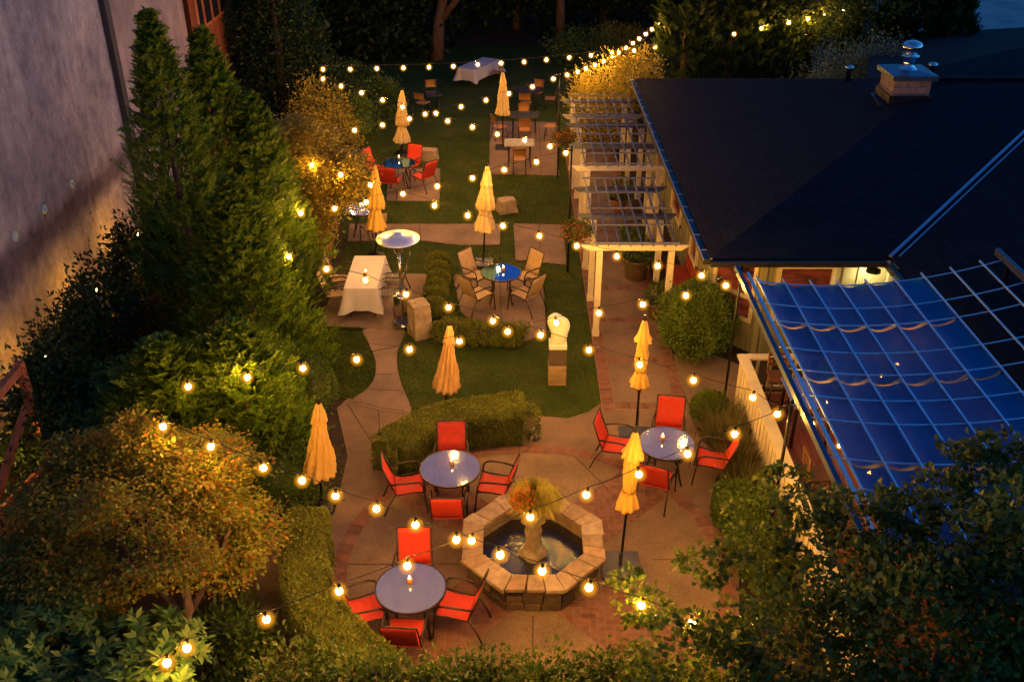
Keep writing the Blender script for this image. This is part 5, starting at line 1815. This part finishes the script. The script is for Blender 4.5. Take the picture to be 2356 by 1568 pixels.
p = G(690, 1175)
t = thing('feathery_shrub', 'feathery spreading shrub left of the golden pleated umbrella', 'shrub', (p.x - 0.45, p.y + 0.3, 0))
leaf_object('foliage', np.concatenate([blob_leaves([((0, 0, 0.55), (0.85, 0.75, 0.7)), ((-0.4, 0.5, 0.6), (0.7, 0.6, 0.6))], 14000, 0.09, 0.022, 0.2, 90, 0.1)]), L['shrub'], t, ball_core((0, 0, 0.4), (0.6, 0.55, .5), .8))
p = G(640, 990)
t = thing('leafy_shrub', 'leafy low shrub between conifers and the round bush', 'shrub', (p.x, p.y, 0))
leaf_object('foliage', blob_leaves([((0, 0, 0.45), (0.7, 0.6, 0.5))], 5000, 0.09, 0.05, 0.2, 50, 0.2), L['shrub'], t)
p = G(800, 330)
t = thing('mound_shrub', 'broad mound of shrubs behind the golden tree', 'shrub', (p.x, p.y + 0.6, 0))
leaf_object('foliage', blob_leaves([((0, 0, 0.6), (1.1, 0.9, 0.8))], 6000, 0.09, 0.045, 0.16, 60), L['shrub'], t, ball_core((0, 0, .5), (1, .8, .7), .85))
p = G(785, 290)
shrub_ball('round dark bush left of the farthest left umbrella', (p.x, p.y + 0.2), 0.85, 1.7, 6000, L['dark'], 0.07, 0.035)
for i, (x, y, r, lab) in enumerate(((870, 262, 1.0, 'low shrub mass behind the farthest left umbrella'), (800, 215, 1.1, 'bushy shrub below the farthest string of bulbs at left'), (1330, 135, 1.6, 'low shrub behind the farthest pole'), (1420, 118, 1.3, 'reddish shrub under the dense string of bulbs'))):
    p = G(x, y + 10)
    t = thing('border_shrub', lab, 'shrub', (p.x, p.y, 0))
    leaf_object('foliage', blob_leaves([((0, 0, 0.6), (r, r * .8, 0.8))], 4500, 0.11, 0.05, 0.18, 60), L['shrub'] if i != 3 else L['maple'], t)

# ------------------------------------------------------------------ trees on the left
def conifer(label, base, h, r, n, top=0.55, lean=(0, 0)):
    t = thing('conifer', label, 'tree', (base[0], base[1], 0), 0, 'feathery upright conifers beside the stucco wall')
    leaf_object('foliage', spray_tree(h, r, n, 0.12, 0.8, top, lean), L['conifer'], t)
    m = MB(); m.tube([(0, 0, 0), (lean[0] * h * .5, lean[1] * h * .5, h * .5), (lean[0] * h * .95, lean[1] * h * .95, h * .95)], 0.16, 8, 0.02); m.build('trunk', M['bark'], t)
conifer('tallest leftmost conifer in front of the stucco wall', (-6.55, 17.8), 6.95, 1.0, 2100, 0.62)
conifer('second conifer, darker, in front of the plaster wall', (-6.15, 19.4), 6.3, 1.05, 2000, 0.6)
conifer('third conifer, on the right beside the golden tree', (-5.35, 19.4), 5.0, 1.1, 1900, 0.7)
conifer('nearest shorter conifer lit yellow by the bulbs', (-5.1, 16.4), 4.3, 1.4, 3000, 0.9)

conifer('short conifer glowing yellow where the bulb string ends', (-4.55, 13.55), 2.9, 0.95, 2200, 0.42)
conifer('lowest conifer skirt left of the glowing one, behind the maple', (-5.65, 13.3), 2.75, 0.95, 1900, 0.42)

def maple(name, label, base, h, blobs, n, mat, ll, lw, limbs, flat=0.6, clump=0.2, r0=0.11):
    t = thing(name, label, 'tree', (base[0], base[1], 0))
    leaf_object('foliage', blob_leaves(blobs, n, ll, lw, clump, 60, -0.15, flat, 0.3), mat, t)
    m = MB()
    for pts, a, b in limbs:
        m.tube(pts, a, 8, b)
    m.build('trunk', M['bark'], t)
    return t
# orange maple in tiers
mb = G(405, 1560)
mb = (-4.75, 8.95)
blobs = []
rr = random.Random(5)
for i in range(54):
    an = rr.uniform(0, 2 * PI)
    q = rr.uniform(0.1, 1.0) ** 0.6
    x, y = -0.5 + 1.6 * q * math.cos(an), 1.35 + 1.85 * q * math.sin(an)
    z = 2.7 - 1.25 * q * q + rr.uniform(-0.35, 0.25)
    a = rr.uniform(0.28, 0.58)
    blobs.append(((x, y, z), (a, a * rr.uniform(0.7, 1.0), rr.uniform(0.09, 0.17))))
maple('maple', 'orange Japanese maple spreading in tiers at lower left', mb, 3.4, blobs, 60000, L['maple'], 0.066, 0.042,
      [([(0, 0, 0), (0.25, 0.05, 0.6), (0.5, 0.15, 1.2), (0.4, 0.5, 1.7)], 0.13, 0.05), ([(0.45, 0.12, 1.0), (0.0, 0.4, 1.5), (-0.6, 0.8, 1.9)], 0.07, 0.025),
       ([(0.5, 0.15, 1.1), (0.8, 0.6, 1.5), (0.95, 1.1, 1.9)], 0.05, 0.02), ([(0.0, 0.4, 1.5), (-0.2, 1.2, 2.0), (0, 1.8, 2.35)], 0.05, 0.02)])
# golden maple
gb = (-5.0, 22.6)
blobs = [((0.0, 0, 2.9), (0.9, 0.8, 0.5)), ((0.4, -0.3, 2.3), (0.95, 0.8, 0.45)), ((-0.3, -0.2, 3.3), (0.7, 0.7, 0.4)), ((0.75, -0.5, 1.9), (0.65, 0.6, 0.35)), ((0.1, -0.5, 1.6), (0.8, 0.7, 0.4)), ((0.9, -0.2, 2.6), (0.55, 0.6, 0.3)), ((-0.2, -0.7, 1.2), (0.7, 0.5, 0.4))]
maple('maple', 'golden Japanese maple glowing under bulbs left of the three tier umbrella', gb, 3.6, blobs, 22000, L['gold'], 0.085, 0.055,
      [([(0, 0, 0), (0.1, 0, 1.0), (0, 0, 2.0), (-0.2, 0, 3.0)], 0.10, 0.03), ([(0.1, 0, 1.0), (0.5, -0.3, 1.7), (0.8, -0.4, 2.3)], 0.05, 0.02)], 0.5)

def leafy(name, label, base, blobs, n, mat, ll, lw, ros=False, stems=True, clump=0.2, cat='shrub'):
    t = thing(name, label, cat, (base[0], base[1], 0))
    V = rosettes(blobs, n, ll, lw) if ros else blob_leaves(blobs, n, ll, lw, clump, 70, 0.2)
    leaf_object('foliage', V, mat, t)
    if stems:
        m = MB()
        for c, r in blobs:
            m.tube([(c[0] * .2, c[1] * .2, 0), (c[0] * .7, c[1] * .7, c[2] * .6), c], 0.04, 6, 0.012)
        m.build('stem', M['bark'], t)
    return t
leafy('rhododendron', 'large leaved rhododendron in the lower left corner, lit yellow at its right', (-5.0, 8.0),
      [((0.3, 0.1, 1.1), (0.8, 0.7, 0.75)), ((-0.7, 0.3, 1.2), (0.9, 0.8, 0.8)), ((0.75, 0.25, 1.25), (0.5, 0.5, 0.6)), ((-0.2, -0.5, 1.0), (0.9, 0.6, 0.8)), ((-1.2, -0.3, 1.3), (0.8, 0.7, 0.9)), ((0.85, -0.6, 1.6), (0.5, 0.42, 0.5)), ((0.5, -0.75, 1.5), (0.6, 0.42, 0.5))], 680, L['rhodo'], 0.17, 0.062, True)
leafy('leafy_shrub', 'dark broadleaf shrub at the far left below the maple', (-6.4, 9.3), [((0, 0, 1.0), (0.9, 0.9, 1.0)), ((0.2, 0.8, 0.8), (0.8, 0.8, 0.8))], 240, L['rhodo'], 0.16, 0.06, True)
leafy('climbing_shrub', 'dark climbing shrub against the foot of the stucco wall', (-7.95, 14.8), [((0, 0, 1.3), (0.5, 1.2, 1.25)), ((0.15, 1.3, 1.4), (0.5, 1.0, 1.3)), ((0.1, -1.4, 1.2), (0.5, 1.1, 1.15))], 17000, L['dark'], 0.12, 0.055)
leafy('climbing_shrub', 'leafy vine between stucco wall and tallest conifer', (-7.9, 18.2), [((0, 0, 1.4), (0.5, 1.3, 1.35)), ((0.1, 1.9, 1.3), (0.5, 1.2, 1.3))], 12000, L['dark'], 0.12, 0.055)
leafy('broadleaf_shrub', 'green broadleaf shrub left of the yellow lit conifer', (-7.2, 14.2), [((0, 0, 0.9), (0.9, 0.8, 0.9)), ((0.8, -0.3, 0.6), (0.7, 0.7, 0.6)), ((-.6, -.8, .8), (.8, .8, .8))], 420, L['rhodo'], 0.17, 0.05, True)
leafy('understory_shrub', 'yellow green shrub glowing under the conifer', (-5.6, 13.6), [((0, 0, 0.8), (1.0, 0.8, 0.8)), ((1.0, 0.2, 0.6), (0.8, 0.8, 0.6)), ((-.8, .5, 1.2), (.8, .7, .6))], 11000, L['shrub'], 0.10, 0.05)
leafy('fern_shrub', 'low fern like shrub right of the maple trunk', (-3.85, 9.25), [((0, 0, 0.4), (0.55, 0.6, 0.45))], 2600, L['shrub'], 0.13, 0.045, False, False)
leafy('fern_shrub', 'low leafy shrub at the bottom edge left of the path', (-3.5, 8.15), [((0, 0, 0.35), (0.6, 0.45, 0.4))], 2600, L['dark'], 0.13, 0.06, False, False)

# wooden trellis and lattice fences by the wall
t = thing('trellis_frame', 'orange wooden trellis frame with a diagonal brace at the left edge', 'trellis', (-7.85, 13.0, 0))
m = MB(); m.box((0, 0, 1.3), (0.12, 0.12, 2.6)); m.build('post', M['timber_post'], t)
m = MB(); m.box((0, -2.2, 1.3), (0.12, 0.12, 2.6)); m.build('post', M['timber_post'], t)
m = MB(); m.bar((0.003, -0.07, 1.9), (0.003, -2.13, 0.9), 0.09, 0.12); m.build('brace', M['timber_post'], t)
m = MB(); m.bar((0, -0.06, 2.5), (0, -2.14, 2.5), 0.1, 0.14); m.build('rail', M['timber_post'], t)
def lattice(label, c, w, h, rz):
    t = thing('lattice_panel', label, 'fence', (c[0], c[1], 0), rz, 'wooden lattice panels by the left wall')
    m = MB()
    n = int(w / 0.13)
    for i in range(n + 1):
        m.box((-w / 2 + w * i / n, 0, h / 2), (0.03, 0.02, h - 0.14))
    k = int(h / 0.13)
    for i in range(1, k):
        m.box((0, 0.014, h * i / k), (w - 0.1, 0.008, 0.03))
    m.build('lattice', M['lattice'], t)
    for s in (-1, 1):
        m = MB(); m.box((s * (w / 2 + 0.05), 0, h / 2 + 0.04), (0.09, 0.09, h + 0.08)); m.build('post', M['timber_post'], t)
    m = MB(); m.box((0, 0, h - 0.03), (w, 0.06, 0.06)); m.build('rail', M['timber_post'], t)
lattice('brown lattice panel at the far left behind the maple', (-7.75, 11.7), 1.9, 1.0, R(80))
lattice('brown lattice panel between conifer and climbing shrub', (-7.55, 16.9), 1.3, 1.5, R(70))

# pots and baskets
def pot(label, c, r, h, mat, plantmat=None, n=900, ph=0.5, z=0.026, ll=0.09, lw=0.04):
    t = thing('plant_pot', label, 'pot', (c[0], c[1], z), 0)
    m = MB(); m.lathe([(r * 0.68, 0), (r * 0.75, 0.02), (r * 0.95, h * 0.8), (r, h * 0.86), (r * 1.06, h * 0.88), (r * 1.06, h), (r * 0.92, h), (r * 0.88, h * 0.86)], 28, cap=False)
    m.add([(r * 0.68 * math.cos(a), r * .68 * math.sin(a), 0.001) for a in np.linspace(0, 2 * PI, 16, endpoint=False)], [tuple(range(16))])
    m.build('pot', mat, t)
    m = MB(); m.lathe([(0.001, h * 0.87), (r * 0.9, h * 0.87)], 20, cap=False); m.build('soil', M['soil'], t)
    if plantmat:
        leaf_object('foliage', blob_leaves([((0, 0, h + ph * 0.4), (r * 1.1, r * 1.1, ph * 0.6))], n, ll, lw, 0.25, 30, 0.5), plantmat, t)
    return t
p = G(747, 600)
pot('tall terracotta pot under the golden tree', p, 0.24, 0.5, M['terracotta'], L['gold'], 500, 0.3, 0.01)
p = G(1475, 640)
pot('wide glazed pot with green plant inside the pergola', (3.05, p.y), 0.34, 0.55, M['pot_dark'], L['shrub'], 1400, 0.6)
p = G(1500, 735)
pot('glazed pot half hidden by the round cypress bush', (3.3, p.y + .1), 0.26, 0.4, M['pot_dark'], L['cypress'], 700, 0.4)
p = G(1187, 782)
pot('low dark bowl planter beside the smallest clipped mound', p, 0.22, 0.2, M['pot_dark'], L['box'], 300, 0.15, 0.012)
for x, y, lab in ((3.0, 25.5, 'terracotta pot with plants deep under the pergola'), (3.05, 22.3, 'terracotta pot with bushy plants under the pergola by the wall')):
    pot(lab, (x, y), 0.26, 0.42, M['terracotta'], L['shrub'], 900, 0.6)
t = thing('red_bench', 'red painted wooden bench against the wall beside the pergola', 'bench', (3.95, 20.3, 0.0))
m = MB()
for i in range(5): m.box((-0.2 + i * 0.105, 0, 0.45), (0.095, 1.6, 0.03))
m.build('seat', M['red_paint'], t)
m = MB()
for i in range(4): m.box((0.28 + i * 0.02, 0, 0.56 + i * 0.11), (0.03, 1.6, 0.095))
m.build('backrest', M['red_paint'], t)
for s in (-1, 1):
    for x in (-0.18, 0.22):
        m = MB(); m.box((x, s * 0.7, 0.217), (0.06, 0.06, 0.433)); m.build('leg', M['red_paint'], t)
def basket(label, loc):
    t = thing('hanging_basket', label, 'flower basket', loc, 0, 'hanging flower baskets on the pergola posts')
    m = MB(); m.lathe([(0.02, -0.16), (0.10, -0.14), (0.17, -0.05), (0.18, 0.0), (0.165, 0.0)], 20); m.build('basket', M['bark'], t)
    m = MB(); m.tube([(0, 0, 0.0), (0.12, 0, 0.3), (0.2, 0, 0.42)], 0.006, 5); m.tube([(0.34, 0, 0.44), (0.2, 0, 0.42)], 0.012, 5); m.build('hook', M['pole'], t)
    leaf_object('foliage', blob_leaves([((0, 0, 0.08), (0.30, 0.28, 0.22))], 900, 0.06, 0.04, 0.3, 25), L['pinkleaf'], t)
    FL_ = leaf_object('flowers', blob_leaves([((-0.08, -0.1, 0.08), (0.28, 0.22, 0.2))], 260, 0.05, 0.045, 0.3, 12), L['orange'], t)
p = ZY(1333, 552, 19.9)
basket('hanging basket of orange flowers on the nearest pergola arbour', (1.5, 20.1, 1.75))
basket('hanging basket of flowers beside the basket pole, farther back', (1.5, 26.6, 1.80))

for o_ in list(C.objects):
    if o_.name.startswith('flowers'):
        o_['kind'] = 'stuff'
# ------------------------------------------------------------------ far trees
def far_tree(name, label, base, h, blobs, n, mat, ll=0.2, lw=0.1, limbs=None, group=None):
    t = thing(name, label, 'tree', (base[0], base[1], 0), 0, group)
    leaf_object('foliage', blob_leaves(blobs, n, ll, lw, 0.18, 80, 0.1), mat, t)
    m = MB()
    for pts, a, b in (limbs or [([(0, 0, 0), (0.05, 0, h * .4), (0, 0, h * .75)], 0.2, 0.06)]):
        m.tube(pts, a, 8, b)
    m.build('trunk', M['bark'], t)
    return t
FG = 'dark trees at the back of the garden'
far_tree('evergreen_tree', 'dark drooping evergreen beside the timber building', (-8.0, 33.2), 7, [((0, 0, 3.4), (1.3, 1.3, 3.4)), ((0.9, 0.2, 2.2), (0.9, 0.9, 2.2)), ((-0.9, 0.2, 2.6), (1.0, 1.0, 2.6))], 16000, L['dark'], 0.17, 0.07)
leafy('golden_shrub', 'yellow green shrub under the left end of the farthest string', (-6.4, 31.6), [((0, 0, 1.0), (0.9, 0.9, 1.1)), ((0.6, -0.6, 0.6), (0.8, 0.8, 0.7))], 6000, L['gold'], 0.10, 0.06)
lb = G(1005, 138)
far_tree('broadleaf_tree', 'broad dark tree with a forked trunk behind the white cloth table', lb, 8,
         [((0.5, -0.5, 4.9), (1.9, 1.6, 1.3)), ((2.6, -0.8, 4.7), (1.8, 1.5, 1.2)), ((-1.8, 0, 5.2), (1.6, 1.5, 1.3)), ((0.8, 0.5, 6.4), (2.6, 2.0, 1.5)), ((3.8, 0, 5.6), (1.3, 1.3, 1.0))], 15000, L['shrub'], 0.22, 0.11,
         [([(0, 0, 0), (0.15, 0, 1.6), (0.5, 0, 3.2), (0.8, 0, 5.2)], 0.32, 0.1), ([(0.15, 0, 1.6), (1.2, -0.2, 2.9), (2.6, -0.5, 4.4)], 0.18, 0.07), ([(0.3, 0, 2.6), (-0.8, 0, 4.0), (-1.6, 0, 5.0)], 0.14, 0.05)])
lb = G(1288, 100)
far_tree('broadleaf_tree', 'slender forked tree right of the broad dark tree', lb, 7, [((0, 0, 6.0), (2.0, 1.8, 1.6)), ((1.6, 0.3, 6.2), (1.6, 1.5, 1.4))], 8000, L['dark'], 0.22, 0.11,
         [([(0, 0, 0), (0, 0, 2.0), (-0.8, 0, 4.2), (-1.0, 0, 6)], 0.26, 0.07), ([(0, 0, 2.0), (0.9, 0, 3.8), (1.5, 0, 6.0)], 0.2, 0.06)])
sp = [(-11.5, 40, 7.5), (-7.0, 44, 6.5), (-3.5, 50, 8), (2, 55, 8), (7, 52, 8), (12, 57, 8), (17, 60, 7), (-14, 52, 9), (-9, 58, 9), (-1, 62, 9), (8, 66, 9), (15, 70, 9), (-5.5, 47, 6), (0.2, 49.5, 6.5), (4.6, 50, 6.5), (9.5, 46, 6), (-10.5, 46, 6)]
for i, (x, y, h) in enumerate(sp):
    far_tree('background_tree', 'dark background tree of the wood closing off the garden', (x, y), h,
             [((0, 0, h * .55), (2.6, 2.2, h * .46)), ((1.6, -.4, h * .3), (1.9, 1.6, h * .3)), ((-1.6, -.2, h * .45), (1.8, 1.6, h * .3))], 5200, L['dark'], 0.34, 0.17, None, FG)
# evergreens right of the back string
for i, (x, y, h, r, lab) in enumerate(((6.3, 35.5, 6.2, 1.1, 'dark upright evergreen where the dense bulb string ends'), (8.2, 36.8, 6.5, 1.2, 'dark evergreen right of the dense bulb string, behind the roof'),
                                       (10.2, 38.5, 6.6, 1.5, 'dark evergreen under the upper right bulbs'), (16.0, 37.8, 5.6, 1.4, 'dark upright evergreen left of the gravel road'), (14.4, 38.5, 6.4, 1.5, 'dark bushy evergreen right of the upper right bulbs'), (17.0, 38.2, 4.9, 0.95, 'pointed dark evergreen touching the gravel road'))):
    t = thing('evergreen_tree', lab, 'tree', (x, y, 0))
    leaf_object('foliage', spray_tree(h, r, 1100, 0.22, 0.7, 0.6), L['dark'], t)
    m = MB(); m.tube([(0, 0, 0), (0, 0, h * .9)], 0.15, 7, 0.03); m.build('trunk', M['bark'], t)
far_tree('broadleaf_tree', 'tree holding the upper right bulbs, leaves lit gold', (11.6, 38.0), 6, [((0, 0, 3.2), (2.2, 1.3, 1.5)), ((2.0, -0.1, 3.6), (1.7, 1.2, 1.3)), ((-1, .3, 1.8), (1.6, 1.2, 1.4))], 9000, L['shrub'], 0.17, 0.09)
leafy('pale_shrub', 'pale grey leaved shrub behind the roof ridge left of the chimney', (11.2, 32.2), [((0, 0, 2.0), (1.4, 0.9, 1.2)), ((0.9, -0.2, 2.5), (1.2, .8, .9)), ((-.8, -.4, 1.6), (.9, .7, .9))], 7000, L['grey'], 0.11, 0.05)
leafy('golden_shrub', 'tall golden shrub at the far end of the pergola', (3.3, 31.4), [((0, 0, 1.9), (1.2, 1.0, 1.0)), ((-0.7, -0.6, 1.5), (0.8, 0.8, 0.9)), ((0.8, 0.1, 2.3), (0.8, 0.8, 0.8)), ((0, 0, 0.9), (1.1, 1, .9))], 12000, L['gold'], 0.11, 0.05)
leafy('understory_shrub', 'dark shrubs between pergola end and house wall', (4.6, 30.9), [((0, 0, 1.2), (0.8, 0.8, 1.2))], 3000, L['dark'], 0.10, 0.05)

# ------------------------------------------------------------------ near foliage
t = thing('ivy_hedge', 'ivy covered hedge along the bottom edge with variegated leaves', 'hedge')
fp = [(-2.6, 7.95), (-1.7, 7.8), (-0.6, 7.8), (0.4, 7.82), (1.3, 7.8), (2.2, 7.6)]
V = np.concatenate([hedge_leaves(fp, 0.30, 1.18, 12000, 0.085, 0.055), blob_leaves([((x, y + 0.12, 1.24), (0.5, 0.36, 0.24)) for x, y in fp], 5600, 0.085, 0.055, 0.3, 90, 0.3)])
leaf_object('foliage', V, L['pinkleaf'], t, hedge_core(fp, 0.25, 1.05))
t = thing('broadleaf_tree', 'broad leaved tree filling the lower right corner before the awning', 'tree', (4.1, 6.6, 0))
blobs = [((0.2, 0.4, 3.0), (1.2, 0.9, 0.8)), ((1.4, 0.7, 3.3), (1.1, 0.9, 0.9)), ((2.3, 0.6, 3.3), (0.9, 0.9, 0.9)), ((-0.9, 0.7, 2.5), (0.9, 0.8, 0.6)), ((-1.9, 0.8, 2.0), (0.8, 0.7, 0.55)),
         ((0.6, -0.2, 2.2), (1.4, 0.8, 0.9)), ((-0.8, 0.0, 1.7), (1.2, 0.8, 0.8)), ((1.7, -0.1, 2.2), (1.2, 0.9, 1.0)), ((-2.2, 0.3, 1.3), (0.7, 0.6, 0.5)), ((0.0, -0.5, 1.4), (1.4, 0.7, 0.8)), ((1.3, 1.0, 3.9), (0.8, 0.6, 0.4)), ((-0.2, 1.2, 3.1), (0.7, 0.5, 0.4))]
for (x, y, z, r) in ((1800, 1110, 3.0, .32), (1860, 1170, 3.1, .4), (1960, 1190, 3.3, .45), (2090, 1180, 3.4, .45), (2240, 1070, 3.7, .42), (2320, 1040, 3.8, .4), (2180, 1140, 3.6, .4), (1620, 1300, 2.6, .35), (1480, 1390, 2.2, .35), (1760, 1260, 2.8, .42), (1440, 1330, 2.2, .2), (1700, 1180, 2.6, .22), (2330, 1150, 3.6, .5)):
    g = G(x, y, z)
    blobs.append(((g.x - 4.1, g.y - 6.6, z), (r, r * .8, r * .62)))
leaf_object('foliage', blob_leaves(blobs, 40000, 0.088, 0.070, 0.15, 120, -0.1, 0, 0.3), L['linden'], t)
m = MB()
m.tube([(0, 0, 0), (0.1, 0, 1.0), (0.2, 0.1, 1.9), (0.3, 0.3, 2.9)], 0.14, 9, 0.05)
for e in ((1.4, 0.6, 3.2), (2.2, 0.5, 3.1), (-0.9, 0.6, 2.4), (-1.9, 0.7, 1.9), (1.7, 0, 2.1), (-1.0, 0, 1.6)):
    m.tube([(0.1, 0.03, 1.1), (e[0] * .5, e[1] * .4, 1.1 + (e[2] - 1.1) * .6), e], 0.05, 7, 0.015)
m.build('trunk', M['bark'], t)
